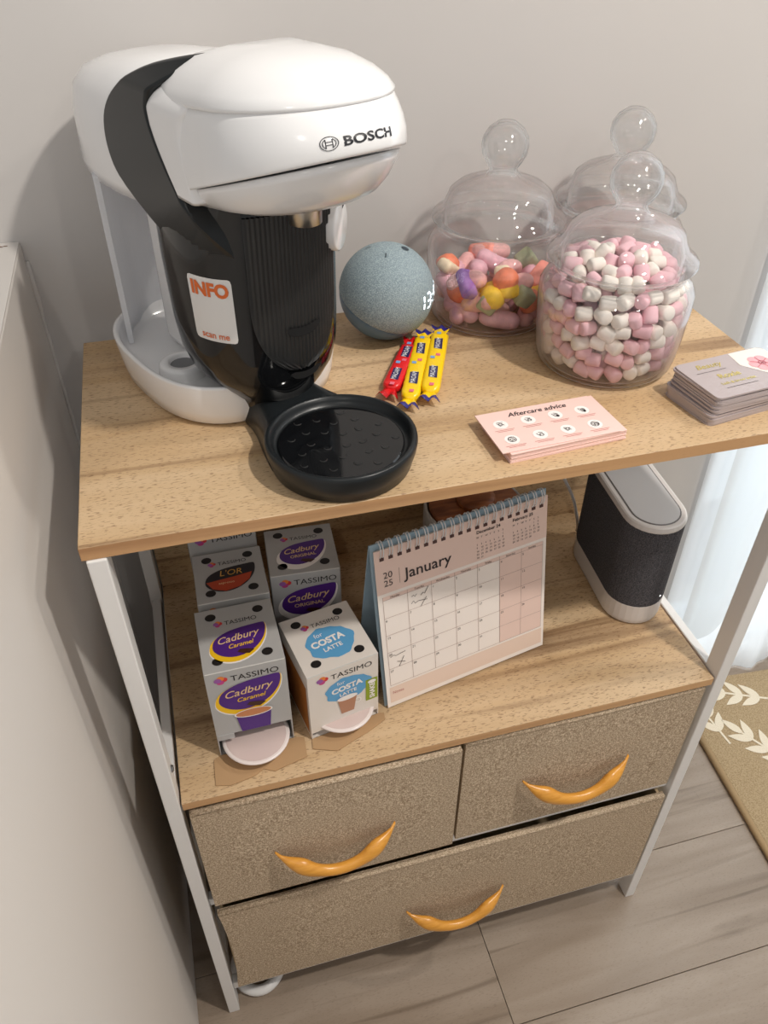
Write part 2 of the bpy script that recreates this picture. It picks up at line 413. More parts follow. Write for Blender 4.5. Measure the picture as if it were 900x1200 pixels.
for (x, y, z, s) in ((0.0188, 0.012, 0.62, 1), (0.0188, D-0.015, 0.80, 1), (0.0188, D-0.015, 0.66, 1)):
    b_ = link('bolt', bolt, None, st); b_.location = (x, y, z); b_.rotation_euler = (0, R(90)*s, 0)
def arc_handle(L_, drop, out):
    """wooden arch handle: pads at both ends, sagging bow; local x along, z up, -y out"""
    n = 26; rings = []
    for i in range(n+1):
        t = i/n; u = 2*t-1
        x = u*L_/2; z = -drop*(1-u*u)
        e = abs(u)
        yy = -out*(1-e*e)**0.8
        fall = 1.0 if e < .58 else max(.16, (1-((e-.58)/.42)**2.0))
        hh = (0.0078+0.0052*math.exp(-((e-0.62)/0.24)**2))*fall
        tt = (0.0066+0.0026*math.exp(-((e-0.68)/0.22)**2))*max(.3, fall)
        sl = 2*drop*2*u/L_; nx, nz = -sl/math.hypot(1, sl), 1/math.hypot(1, sl)
        ring = []
        for k in range(14):
            a = 2*math.pi*k/14
            hk = hh*math.cos(a); tk = tt*math.sin(a)
            if e > 0.6: tk = tk if tk < 0 else min(tk, tt*0.5)
            up = hk + .0018*math.exp(-((e-0.62)/0.16)**2)
            ring.append(Vector((x+nx*up*0.7, yy-0.004+tk, z+nz*up)))
        rings.append(ring)
    return loft(rings)
def drawer(x0, x1, z0, z1, y, hx, hz, sag=0.0):
    n, k = 24, 12; V, F = [], []
    # front panel: soft fabric, gently bowed
    def q(i, j, yy):
        u, v = i/n, j/k
        bow = sag*math.sin(math.pi*v)*(1-min(1, u*9)) if sag else 0
        return (x0+(x1-x0)*u+bow, yy-0.0015*math.sin(math.pi*u)*math.sin(math.pi*v), z0+(z1-z0)*v)
    for yy in (y, y+0.008):
        for i in range(n+1):
            for j in range(k+1): V.append(q(i, j, yy))
    o2 = (n+1)*(k+1); idx = lambda i, j, s=0: s*o2+i*(k+1)+j
    for i in range(n):
        for j in range(k):
            F.append((idx(i, j), idx(i+1, j), idx(i+1, j+1), idx(i, j+1)))
            F.append((idx(i, j, 1), idx(i, j+1, 1), idx(i+1, j+1, 1), idx(i+1, j, 1)))
    for i in range(n):
        F.append((idx(i, 0), idx(i, 0, 1), idx(i+1, 0, 1), idx(i+1, 0))); F.append((idx(i, k), idx(i+1, k), idx(i+1, k, 1), idx(i, k, 1)))
    for j in range(k):
        F.append((idx(0, j), idx(0, j+1), idx(0, j+1, 1), idx(0, j, 1))); F.append((idx(n, j), idx(n, j, 1), idx(n, j+1, 1), idx(n, j+1)))
    d = link('drawer', pyd(V, F, True), M_linen, st)
    bm = bmesh.new()
    box_bm(x0+0.003, x0+0.007, y+0.008, D-0.03, z0, z1-0.004, bm=bm); box_bm(x1-0.007, x1-0.003, y+0.008, D-0.03, z0, z1-0.004, bm=bm)
    box_bm(x0+0.007, x1-0.007, D-0.034, D-0.03, z0, z1-0.004, bm=bm); box_bm(x0+0.007, x1-0.007, y+0.008, D-0.034, z0, z0+0.004, bm=bm)
    link('drawer_sides', from_bm(bm), M_rim, d)
    link('hem', tube([(x0+0.002, y+0.003, z1-0.001), ((x0+x1)/2, y+0.0025, z1-0.001), (x1-0.002, y+0.003, z1-0.001)], 0.0042, 8), M_rim if False else M_linen, d, True)
    h = link('handle', arc_handle(0.146, 0.031, 0.023), M_honey, d, True); h.location = (hx, y-0.0015, hz)
drawer(0.026, 0.335, 0.341, 0.552, -0.004, 0.181, 0.443)
drawer(0.341, 0.654, 0.341, 0.552, 0.001, 0.494, 0.453)
drawer(0.026, 0.655, 0.088, 0.316, -0.004, 0.347, 0.192, sag=0.006)
link('drawer_divider', box(0.336, 0.340, 0.012, D-0.02, 0.338, HM-TM-0.014), M_rim, st)

# ------------------------------------------------------------------ coffee machine
TH = R(-67)
cm = thing('coffee_machine', 'white and black capsule coffee machine with round drip tray on the oak top', 'coffee machine', (0.2195, 0.0595, H), TH)
M_cw = mat('white_gloss_plastic', srgb(232, 231, 231), 0.16, coat=0.3)
M_cb = mat('black_satin_plastic', srgb(26, 29, 31), 0.32, spec=0.35)
M_cg = mat('black_gloss_plastic', srgb(15, 16, 18), 0.07)
M_cr = mat('black_matt_plastic', srgb(34, 34, 34), 0.38)
M_tank = sheer_mat('frosted_white_plastic', srgb(240, 241, 244), 0.12)
M_grey = mat('seam_grey', srgb(120, 120, 122), 0.6)
# base tray with raised rim
e = 2.7
rings = [sup(-.20, .002, a, b, 64, e, z) for a, b, z in ((.098, .085, 0), (.104, .090, .004), (.107, .092, .015), (.110, .0955, .042), (.1095, .095, .0445), (.1065, .092, .0445), (.1045, .090, .041), (.102, .0875, .030), (.096, .0815, .0275))]
link('base_tray', loft(rings), M_cw, cm, True)
pr = lathe([(0, .006), (.0125, .006), (.0132, .0105), (.0205, .0105), (.0225, .008), (.0235, 0)], 32)
o = link('tank_port', pr, M_cw, cm, True); o.location = (-.178, -.054, .0275)
o2 = link('port_valve', lathe([(0, .0072), (.0122, .0072), (.0122, .006)], 24), M_grey, o)
# rear wall around the tank niche
arc_o, arc_i = [], []
for i in range(33):
    t = R(112) + R(136)*i/32
    for L_, a, b in ((arc_o, .1045, .078), (arc_i, .1000, .0735)):
        c, s = math.cos(t), math.sin(t)
        L_.append((-.205+a*math.copysign(abs(c)**(2/e), c), b*math.copysign(abs(s)**(2/e), s)))
link('tank_wall', prism(arc_o+arc_i[::-1], .030, .190), M_tank, cm)
link('column', box(-.245, -.10, -.040, .040, .028, .200, .012, 4), M_cw, cm, True)
link('rating_print', join([text_me('CE', .0085), text_me('_', .009, 0, .012), disc_me(.016, .003, .003)]), M_grey, cm, M=frame((-.155, -.0404, .118), (1, 0, 0), (0, 0, 1)))
# hood over the niche
HC = -.238
rings = [sup(HC, 0, a, b, 56, 2.5, z, k) for a, b, z, k in ((.100, .064, .184, 0), (.106, .070, .186, 0), (.108, .072, .196, 0), (.106, .071, .235, .0), (.100, .067, .258, .05), (.086, .057, .272, .08), (.06, .04, .280, .1), (.03, .02, .283, .1))]
link('hood', loft(rings), M_cw, cm, True)
# glossy tower
TW = [(.006, -.128, .048, .036), (.028, -.126, .054, .041), (.040, -.124, .059, .051), (.053, -.123, .063, .061), (.070, -.124, .066, .0665), (.095, -.126, .069, .0685), (.15, -.127, .071, .0695), (.205, -.125, .071, .0695), (.238, -.122, .07, .068)]
TWs = [tuple(p) for p in []]
def tw(z):
    for (z0, c0, a0, b0), (z1, c1, a1, b1) in zip(TW[:-1], TW[1:]):
        if z <= z1:
            f = max(0, (z-z0)/(z1-z0)); return c0+(c1-c0)*f, a0+(a1-a0)*f, b0+(b1-b0)*f
    return TW[-1][1:]
TE = 2.35
rings = []
for i in range(41):
    z = .006+.232*i/40; c, a, b = tw(z); rings.append(sup(c, 0, a, b, 64, TE, z))
link('tower', loft(rings), M_cg, cm, True)
# black strap curling over the head and down to the tower
outer = smooth_pts([(-.081, .3055, 0), (-.108, .3000, 0), (-.132, .2930, 0), (-.157, .2815, 0), (-.185, .266, 0), (-.203, .249, 0), (-.2085, .230, 0), (-.2025, .212, 0), (-.186, .199, 0), (-.160, .185, 0), (-.134, .171, 0), (-.112, .158, 0), (-.104, .125, 0)], 4)
inner = smooth_pts([(-.079, .3000, 0), (-.090, .2945, 0), (-.102, .2880, 0), (-.111, .2810, 0), (-.117, .270, 0), (-.1155, .259, 0), (-.1105, .249, 0), (-.104, .2395, 0), (-.0955, .229, 0), (-.0855, .218, 0), (-.076, .203, 0), (-.069, .182, 0), (-.066, .145, 0)], 4)
rings = []
for q_, (po, pi) in enumerate(zip(outer, inner)):
    c = (po+pi)/2; d = (po-pi)/2; hv = .0745*(.38+.62*min(1, q_/(len(outer)-1)/.24)**.6)
    ring = []; hw2 = max(.0006, d.length); rc = min(.0045, hw2*.8, hv*.5); dn = d.normalized()
    for (cx_, cy_, a0) in ((hw2-rc, hv-rc, 0), (-hw2+rc, hv-rc, 90), (-hw2+rc, -hv+rc, 180), (hw2-rc, -hv+rc, 270)):
        for k in range(7):
            t = R(a0+15*k); ring.append(Vector((c.x+dn.x*(cx_+rc*math.cos(t)), cy_+rc*math.sin(t), c.y+dn.y*(cx_+rc*math.cos(t)))))
    for p_ in ring:
        f_ = max(0, min(1, (.212-p_.z)/.045))
        if f_:
            tc_, ta_, tb_ = tw(p_.z); q2 = max(0, min(1, (p_.x-tc_)/ta_)); lim = .0745+(tb_*(1-q2**TE)**(1/TE)+.0012*(1-f_)-.0035*f_-.0745)*f_
            p_.y = math.copysign(min(abs(p_.y), max(.004, lim)), p_.y)
    rings.append(ring)
so = link('strap', loft(rings), M_cb, cm, True)
so.modifiers.new('weighted', 'WEIGHTED_NORMAL').keep_sharp = False
def tower_pt(v, z, out=0.0):
    c, a, b = tw(z); s = min(.999, abs(v)/b); u = a*(1-s**TE)**(1/TE)
    return Vector((c+u+out, v, z))
# ribbed oval splash panel
nx, nz = 100, 44; V, F = [], []
for i in range(nx+1):
    for j in range(nz+1):
        sv = -1+2*i/nx; sz = -1+2*j/nz
        z = .132+.068*sz; half = .043*(1-abs(min(0, sz))**2.4*0.98)**.5
        v = .004+sv*half
        V.append(tower_pt(v, z, .0012+.0008*math.sin(v*2*math.pi/.0036)*(1 if abs(sv) < .96 else 0)))
for i in range(nx):
    for j in range(nz): a = i*(nz+1)+j; F.append((a, a+nz+1, a+nz+2, a+1))
link('splash_panel', pyd(V, F), M_cr, cm, True)
def slot(v0, v1, z, sag, h):
    V, F = [], []; n = 16
    for i in range(n+1):
        t = i/n; v = v0+(v1-v0)*t; zc = z+sag*(2*t-1)**2; hh = h*min(1, 5*min(t+.06, 1-t+.06))
        V += [tower_pt(v, zc+hh/2, .0028), tower_pt(v, zc-hh/2, .0028)]
    for i in range(n): F.append((2*i, 2*i+1, 2*i+3, 2*i+2))
    return pyd(V, F)
link('slot', slot(-.012, .022, .100, .004, .008), mat('slot_black', srgb(4, 4, 5), 0.9), cm)
link('slot', slot(-.010, .022, .058, .004, .007), MATS['slot_black'], cm)
# start button disc on the far side of the tower
bt = lathe([(0, .003), (.0185, .003), (.0200, .0018), (.0200, -.006)], 36)
o = link('start_button', bt, M_cw, cm, True, M=frame((-.0695, .0525, .173), (-.62, .78, 0), (0, 0, 1)))
# head shell
HR = [  # z, tilt, centre u, a (front), b (half width)
    (.2110, .10, -.047, .030, .030), (.2115, .12, -.047, .048, .050), (.2145, .16, -.047, .060, .060), (.2205, .22, -.046, .069, .0655),
    (.2285, .29, -.045, .0765, .0695), (.2315, .32, -.045, .0815, .0722), (.2335, .33, -.045, .0840, .0735), (.2370, .33, -.045, .0845, .0738), (.247, .29, -.045, .0835, .0737),
    (.259, .23, -.046, .081, .0728), (.271, .16, -.047, .077, .0708), (.2800, .10, -.048, .0735, .0685)]
def plan(th, a, b, rear=1.08):
    """rounded nose in front, flat-sided block behind"""
    cx, sy = math.cos(th), math.sin(th); e_ = 2.1 if cx > 0 else 7.0; ar = a if cx > 0 else a*rear
    return ar*math.copysign(abs(cx)**(2/e_), cx), b*math.copysign(abs(sy)**(2/e_), sy)
def head_pt(th, t, out=0.0):
    k = min(int(t), len(HR)-2); f = t-k
    z, kk, c, a, b = [p+(q-p)*f for p, q in zip(HR[k], HR[k+1])]
    x, y = plan(th, a+out, b+out, 1.0)
    return Vector((c+x, y, z+kk*x))
HN = 72
HN = 144
def ring_of(z, kk, c, a, b): return [Vector((c+x, y, z+kk*x)) for x, y in [plan(2*math.pi*i/HN, a, b, 1.0) for i in range(HN)]]
link('head_underside', loft([[head_pt(2*math.pi*i/HN, t) for i in range(HN)] for t in [k*0.5 for k in range(9)]] + [ring_of(.2325, .32, -.045, .0790, .0702)]), M_cw, cm, True)
link('head', loft([ring_of(.2335, .33, -.045, .0770, .0690)]+[[head_pt(2*math.pi*i/HN, t) for i in range(HN)] for t in [k*0.5 for k in range(12, 2*len(HR)-1)]]), M_cw, cm, True)
LR = [(.2790, .10, -.048, .0715, .0665), (.2805, .10, -.048, .0745, .0695), (.2830, .09, -.048, .0745, .0695), (.2895, .07, -.049, .0705, .0655), (.2965, .05, -.050, .0625, .0575), (.3035, .03, -.052, .0490, .0450), (.3080, .01, -.053, .0290, .0270), (.3095, 0, -.053, .0080, .0080)]
lr = []
for z, k, c, a, b in LR:
    ring = []
    for i in range(HN):
        x, y = plan(2*math.pi*i/HN, a, b); ring.append(Vector((c+x, y, z+k*x)))
    lr.append(ring)
link('lid', loft(lr), M_cw, cm, True)
def side_pt(u, z):
    for k in range(6, len(HR)-1):
        z0 = HR[k][0]+HR[k][1]*(u-HR[k][2]); z1 = HR[k+1][0]+HR[k+1][1]*(u-HR[k+1][2])
        if z0 <= z <= z1 or k == len(HR)-2:
            f = max(0, min(1, (z-z0)/(z1-z0))); return Vector((u, -(HR[k][4]+(HR[k+1][4]-HR[k][4])*f)-.0002, z))
seam = [side_pt(u, z) for u, z in ((-.030, .2805), (-.046, .2800), (-.058, .2760), (-.065, .2680), (-.0675, .258), (-.0655, .246), (-.061, .233))]
#link('seam', tube(smooth_pts(seam, 6), .0004, 6), M_grey, cm)
def lerp_tab(T, z):
    for (z0, a0), (z1, a1) in zip(T[:-1], T[1:]):
        if z <= z1: return a0+(a1-a0)*max(0, (z-z0)/(z1-z0))
    return T[-1][1]
UI = [(.213, -.082), (.218, -.0855), (.229, -.0955), (.2395, -.104), (.249, -.1105), (.259, -.1155), (.270, -.117), (.281, -.111), (.288, -.102), (.2945, -.090), (.3015, -.079)]
UF = [(.213, -.060), (.232, -.0610), (.246, -.0660), (.258, -.0680), (.270, -.0660), (.279, -.0570), (.288, -.0440), (.2945, -.0440), (.3015, -.056)]
rings = []
for i in range(37):
    z = .216+.0855*i/36; u0 = lerp_tab(UI, z)-.010; u1 = lerp_tab(UF, z)
    hvw = .0741 if z < .268 else .0741*(1-.62*((z-.268)/.0335)**2.2)
    rings.append([Vector((x_, y_, z)) for x_, y_ in [((u0+u1)/2+(u1-u0)/2*math.copysign(abs(math.cos(t))**.25, math.cos(t)), hvw*math.copysign(abs(math.sin(t))**.25, math.sin(t))) for t in [2*math.pi*q/64 for q in range(64)]]])
co = link('cowl', loft(rings), M_cw, cm, True); co.modifiers.new('weighted', 'WEIGHTED_NORMAL').keep_sharp = False
nz_ = link('nozzle', lathe([(0, .001), (.0085, .001), (.0105, 0), (.0125, .001), (.013, .022)], 28), mat('satin_silver', srgb(190, 190, 188), 0.28, 1.0), cm, True); nz_.location = (-.036, .0, .196)
def on_head(me, th0, z0, out=.0004):
    for v in me.vertices:
        zz = z0+v.co.y; t = 6.0
        for k in range(6, len(HR)-1):
            if HR[k][0] <= zz <= HR[k+1][0]: t = k+(zz-HR[k][0])/(HR[k+1][0]-HR[k][0])
        v.co = head_pt(th0+v.co.x/.079, t, out)
    return me
M_logo = mat('logo_dark', srgb(42, 42, 46), 0.4)
LTH, LT = R(-11.5), .2475
link('brand_lettering', on_head(text_me('BOSCH', .0125, .0, -.0045, bold=.0003), LTH, LT), M_logo, cm)
def ring_me(cx, cy, r0, r1, n=32):
    V = []; F = []
    for i in range(n):
        a = 2*math.pi*i/n; V += [(cx+r0*math.cos(a), cy+r0*math.sin(a), 0), (cx+r1*math.cos(a), cy+r1*math.sin(a), 0)]
    for i in range(n): j = (i+1) % n; F.append((2*i, 2*i+1, 2*j+1, 2*j))
    return pyd(V, F)
lx = -.0095
emb = [ring_me(lx, 0, .0060, .0066)]
for s in (-1, 1):
    emb.append(stroke_me([(lx+s*.0046*math.cos(a), .0046*math.sin(a)) for a in [R(-58+116*k/10) for k in range(11)]], .0006))
    emb.append(stroke_me([(lx+s*.0024, -.0042), (lx+s*.0024, .0042)], .0007))
emb += [stroke_me([(lx-.0024, .0014), (lx+.0024, .0014)], .0006), stroke_me([(lx-.0024, -.0014), (lx+.0024, -.0014)], .0006)]
link('brand_emblem', on_head(join(emb), LTH, LT), M_logo, cm)
# round drip tray on its arm
TR = .0655
V, F = [], []; nt_, ns_ = 16, 20
for i in range(nt_+1):
    t = i/nt_; hw_ = .037+.021*t**2.2
    for j in range(ns_+1):
        sgn = -1+2*j/ns_; v = sgn*hw_
        ue = -math.sqrt(max(1e-6, (TR-.004)**2-v*v)); u = -.100+(ue+.100)*t
        edge = (1-abs(sgn)**6)
        V.append((u, v, .004+(.037-.0095*t**.7)*edge*.92-.002*(1-abs(sgn)**2)*t))
        V.append((u, v*.985, .0012))
w2 = 2*(ns_+1)
for i in range(nt_):
    for j in range(ns_):
        a = i*w2+2*j; F.append((a, a+2, a+w2+2, a+w2)); F.append((a+1, a+w2+1, a+w2+3, a+3))
    for j in (0, ns_): a = i*w2+2*j; F.append((a, a+w2, a+w2+1, a+1))
for i in (0, nt_):
    for j in range(ns_): a = i*w2+2*j; F.append((a, a+1, a+3, a+2))
link('tray_arm', pyd(V, F, True), M_cb, cm, True)
link('drip_tray', lathe([(0, .0005), (.056, .0005), (.0605, .002), (TR-.001, .017), (TR, .024), (TR-.0008, .0275), (TR-.0028, .0285), (TR-.005, .0275), (TR-.0065, .024), (TR-.0085, .0200), (TR-.011, .0192), (0, .0192)], 72), M_cb, cm, True)
link('tray_plate', lathe([(0, .0206), (TR-.0125, .0206), (TR-.0112, .0198), (TR-.0112, .0190)], 64), M_cg, cm)
drop = tube([(.0032*math.cos(R(a)), .0032*math.sin(R(a)), 0) for a in range(-80, 81, 20)], .0006, 6); drop.materials.append(M_cr)
random.seed(5)
for k in range(26):
    r_ = .048*math.sqrt((k+.6)/26); a = k*2.4
    q = link('embossed_drop', drop, None, cm); q.location = (r_*math.cos(a), r_*math.sin(a), .0207); q.rotation_euler = (0, 0, R(-30)+random.uniform(-.4, .4))
# info sticker on the tower
def on_tower(me, v0, z0, out):
    for v in me.vertices:
        x, y = v.co.x, v.co.y
        th = x
        c, a, b = tw(z0+y)
        # walk along the side of the superellipse from the near side towards the front
        t = STK0 + th/.066
        cx, sy = math.cos(t), math.sin(t)
        v.co = Vector((c+(a+out)*math.copysign(abs(cx)**(2/TE), cx), (b+out)*math.copysign(abs(sy)**(2/TE), sy), z0+y))
    return me
STK0 = R(-59)
def grid_rect(x0, y0, x1, y1, n=14, m=14, rad=.003):
    V, F = [], []
    for i in range(n+1):
        for j in range(m+1):
            x, y = x0+(x1-x0)*i/n, y0+(y1-y0)*j/m
            dx = max(0, max(x0+rad-x, x-(x1-rad))); dy = max(0, max(y0+rad-y, y-(y1-rad)))
            h = math.hypot(dx, dy)
            if h > rad: x += -(dx-dx*rad/h) if x > (x0+x1)/2 else dx-dx*rad/h; y += -(dy-dy*rad/h) if y > (y0+y1)/2 else dy-dy*rad/h
            V.append((x, y, 0))
    for i in range(n):
        for j in range(m): a = i*(m+1)+j; F.append((a, a+m+1, a+m+2, a+1))
    return pyd(V, F)
stk = link('info_sticker', on_tower(grid_rect(-.0205, -.0275, .0205, .0275), 0, .125, .0004), mat('sticker_white', srgb(222, 220, 218), 0.45), cm, True)
M_or = mat('sticker_orange', srgb(216, 104, 40), 0.5)
link('lettering', on_tower(text_me('INFO', .0155, 0, .0125, 'CENTER', bold=.0007, sx=.98), 0, .125, .0008), M_or, stk)
link('lettering', on_tower(text_me('scan me', .0082, 0, -.0245, 'CENTER', bold=.0001), 0, .125, .0008), M_or, stk)

# ------------------------------------------------------------------ smart speaker ball with clock
ec = thing('smart_speaker', 'blue grey fabric ball speaker showing a lit clock beside the coffee machine', 'speaker', (0.318, 0.272, H), R(-38))
M_fab = weave_mat('speaker_mesh', srgb(112, 128, 136), srgb(172, 186, 190), 1700, 0.85)
M_blue = mat('slate_blue_plastic', srgb(78, 108, 132), 0.4)
def ball(r=0.05, zc=0.0512):
    bm = bmesh.new(); bmesh.ops.create_uvsphere(bm, u_segments=64, v_segments=48, radius=r)
    bmesh.ops.translate(bm, vec=(0, 0, zc), verts=bm.verts)
    bmesh.ops.bisect_plane(bm, geom=bm.verts[:]+bm.edges[:]+bm.faces[:], plane_co=(0, 0, 0.0004), plane_no=(0, 0, -1), clear_outer=True)
    return bm
def half(keep_up):
    bm = ball(0.05 if keep_up else 0.0496); n = Vector((0.50, 0, 1)).normalized()
    bmesh.ops.bisect_plane(bm, geom=bm.verts[:]+bm.edges[:]+bm.faces[:], plane_co=(0, 0, 0.0350), plane_no=n if not keep_up else -n, clear_outer=True)
    ed = [e_ for e_ in bm.edges if e_.is_boundary]
    bmesh.ops.holes_fill(bm, edges=ed)
    return from_bm(bm)
link('fabric_cover', half(True), M_fab, ec, True); link('base', half(False), M_blue, ec, True)
def on_ball(me, az, el, r=0.0503):
    for v in me.vertices:
        a = az+v.co.x/r; b = el+v.co.y/r
        v.co = Vector((r*math.cos(b)*math.cos(a), r*math.cos(b)*math.sin(a), 0.0512+r*math.sin(b)))
    return me
M_led = mat('clock_led', srgb(240, 248, 255), 0.4, emit=((0.9, 0.96, 1, 1), 2.2))
SEG = {'1': 'bc', '3': 'abcdg', '5': 'acdfg', '8': 'abcdefg'}
def digit(ch, x):
    w_, h_, t_ = .0072, .0078, .0019; L_ = []
    P = dict(a=((0, 2*h_), (w_, 2*h_)), g=((0, h_), (w_, h_)), d=((0, 0), (w_, 0)), f=((0, h_), (0, 2*h_)), e=((0, 0), (0, h_)), b=((w_, h_), (w_, 2*h_)), c=((w_, 0), (w_, h_)))
    for q in SEG[ch]:
        (x0, y0), (x1, y1) = P[q]; k = .12
        L_.append(stroke_me([(x+x0+(x1-x0)*k, y0+(y1-y0)*k-h_), (x+x1-(x1-x0)*k, y1-(y1-y0)*k-h_)], t_))
    return L_
dg = []
for ch, x in (('1', -.026), ('3', -.0135), ('5', .004), ('8', .0165)): dg += digit(ch, x)
dg += [disc_me(-.002, .0034, .0011, n=8), disc_me(-.002, -.0034, .0011, n=8)]
link('clock_digits', on_ball(join(dg), R(5), R(2)), M_led, ec)
M_btn = mat('button_dark', srgb(48, 60, 70), 0.6)
for k, (az, el) in enumerate(((200, 68), (290, 68), (20, 68), (110, 68))):
    me = disc_me(0, 0, .0042, n=16) if k == 2 else join([stroke_me([(-.003, 0), (.003, 0)], .0012)] + ([stroke_me([(0, -.003), (0, .003)], .0012)] if k == 3 else []))
    if k in (0, 1): me.transform(Matrix.Diagonal((1, 1, 1, 1)))
    V_ = Matrix.Rotation(R(az), 4, 'Z') @ Matrix.Rotation(R(90-el), 4, 'Y') @ Matrix.Translation((0, 0, .0503))
    me.transform(Matrix.Translation((0, 0, .0512)) @ V_); link('button', me, M_btn, ec)

# ------------------------------------------------------------------ sweet jars
M_glass = glass_mat('jar_glass', edge=1.0, refl=1.5)
JARB = [(0, .0015), (.0605, .0015), (.0660, .003), (.0690, .0075), (.0712, .018), (.0732, .040), (.0748, .070), (.0742, .082), (.0695, .0905), (.0645, .0945), (.0630, .098), (.0645, .1005), (.0660, .1030), (.0640, .1055),
        (.0615, .1055), (.0610, .098), (.0622, .0935), (.0675, .0885), (.0722, .081), (.0728, .070), (.0712, .040), (.0692, .019), (.0668, .0105), (.064, .006), (.058, .0052), (0, .005)]
LIDP = [(.0600, .1000), (.0605, .1062), (.0700, .1070), (.0715, .1090), (.0705, .1115), (.0660, .1150), (.0600, .1200), (.0560, .1290), (.0530, .1360), (.0440, .1430), (.0300, .1485), (.0190, .1525), (.0150, .1555), (.0145, .1590), (.0180, .1635), (.0228, .1720), (.0240, .1800), (.0228, .1880), (.0175, .1965), (.0090, .2025), (0, .2040)]
LIDI = [(0, .2015), (.0085, .2002), (.0165, .1945), (.0212, .1870), (.0222, .1800), (.0210, .1728), (.0160, .1645), (.0122, .1590), (.0125, .1545), (.0175, .1502), (.0290, .1460), (.0425, .1405), (.0508, .1342), (.0538, .1280), (.0575, .1185), (.0575, .1000)]
jb, jl = lathe(JARB, 72), lathe(LIDP+LIDI, 64)
for me in (jb, jl): me.materials.append(M_glass)
JARS = []
for (x, y, lab) in ((.5225, .1660, 'lidded glass jar packed with pink and white mini marshmallows'), (.4480, .2970, 'lidded glass jar half filled with mixed chewy sweets next to the ball speaker'), (.599, .3125, 'lidded glass jar standing by the wall behind the marshmallow jar')):
    j = thing('sweet_jar', lab, 'jar', (x, y, H), 0, 'glass sweet jars'); JARS.append(j)
    link('jar_body', jb, None, j, True)
    l = link('lid', jl, None, j, True); l.location = (0, 0, .0007)
# mini marshmallows: those against the glass and on top are things, the hidden core is one filling
def mallow_me():
    return lathe([(0, -.0070), (.0048, -.0070), (.0060, -.0060), (.0064, -.0038), (.0064, .0038), (.0060, .0060), (.0048, .0070), (0, .0070)], 12)
M_mp = mat('pink_marshmallow', srgb(238, 192, 200), 0.75); M_mw = mat('white_marshmallow', srgb(240, 231, 222), 0.75)
mal = []
for m in (M_mp, M_mw):
    me = mallow_me(); me.materials.append(m); mal.append(me)
    for p in me.polygons: p.use_smooth = True
random.seed(21)
JX, JY = JARS[0].location.x, JARS[0].location.y
def mallow(x, y, z, a, where):
    k = 0 if random.random() < 0.56 else 1
    o = link('mini_marshmallow', mal[k], None); o.location = (x, y, z)
    o.rotation_euler = (R(random.choice([90, 90, 90, 75, 30])), random.uniform(-.4, .4), a+random.uniform(-1.4, 1.4))
    s_ = random.uniform(1.02, 1.2); o.scale = (s_, s_, s_)
    tag(o, ('pink', 'white')[k]+' mini marshmallow '+where, 'marshmallow', ('pink', 'white')[k]+' mini marshmallows in the jar')
n = 0
for L_ in range(6):
    z = H+.0160+.0146*L_; rr = (.0560, .0585, .0605, .0615, .0618, .0580)[L_]
    cnt = int(2*math.pi*rr/.0150)
    for i in range(cnt):
        a = 2*math.pi*(i+.5*(L_ % 2))/cnt+random.uniform(-.05, .05)
        mallow(JX+rr*math.cos(a), JY+rr*math.sin(a), z+random.uniform(-.0030, .0030), a, 'against the glass in the '+('bottom layer', 'second layer up', 'third layer up', 'fourth layer up', 'fifth layer up', 'neck layer')[L_]+' of the jar'); n += 1
for rr, z in ((.0470, .1010), (.0330, .1065), (.0180, .1095)):
    cnt = max(3, int(2*math.pi*rr/.0152))
    for i in range(cnt):
        a = 2*math.pi*i/cnt+random.uniform(-.1, .1)
        mallow(JX+rr*math.cos(a), JY+rr*math.sin(a), H+z+random.uniform(-.002, .002), a, 'on top of the heap under the jar lid')
V, F = [], []
for L_ in range(6):
    for rr in (.0435, .029, .013):
        cnt = max(1, int(2*math.pi*rr/.0150))
        for i in range(cnt):
            a = 2*math.pi*i/cnt+L_; bmx = Matrix.Translation((rr*math.cos(a), rr*math.sin(a), .0160+.0146*L_)) @ Matrix.Rotation(random.uniform(0, 3), 4, 'X') @ Matrix.Rotation(random.uniform(0, 3), 4, 'Z') @ Matrix.Diagonal((1.12, 1.12, 1.12, 1))
            o_ = len(V); V += [bmx @ v.co for v in mal[0].vertices]; F += [tuple(o_+q for q in p.vertices) for p in mal[0].polygons]
fl = link('marshmallow_filling', pyd(V, F), None, None, True); fl.location = (JX, JY, H)
fl.data.materials.append(M_mp); fl.data.materials.append(M_mw)
np_ = len(mal[0].polygons)
for i, p in enumerate(fl.data.polygons): p.material_index = ((i//np_)*7 % 5) % 2
fl['kind'] = 'stuff'; tag(fl, 'loose pink and white marshmallows filling the middle of the full jar', 'marshmallows')
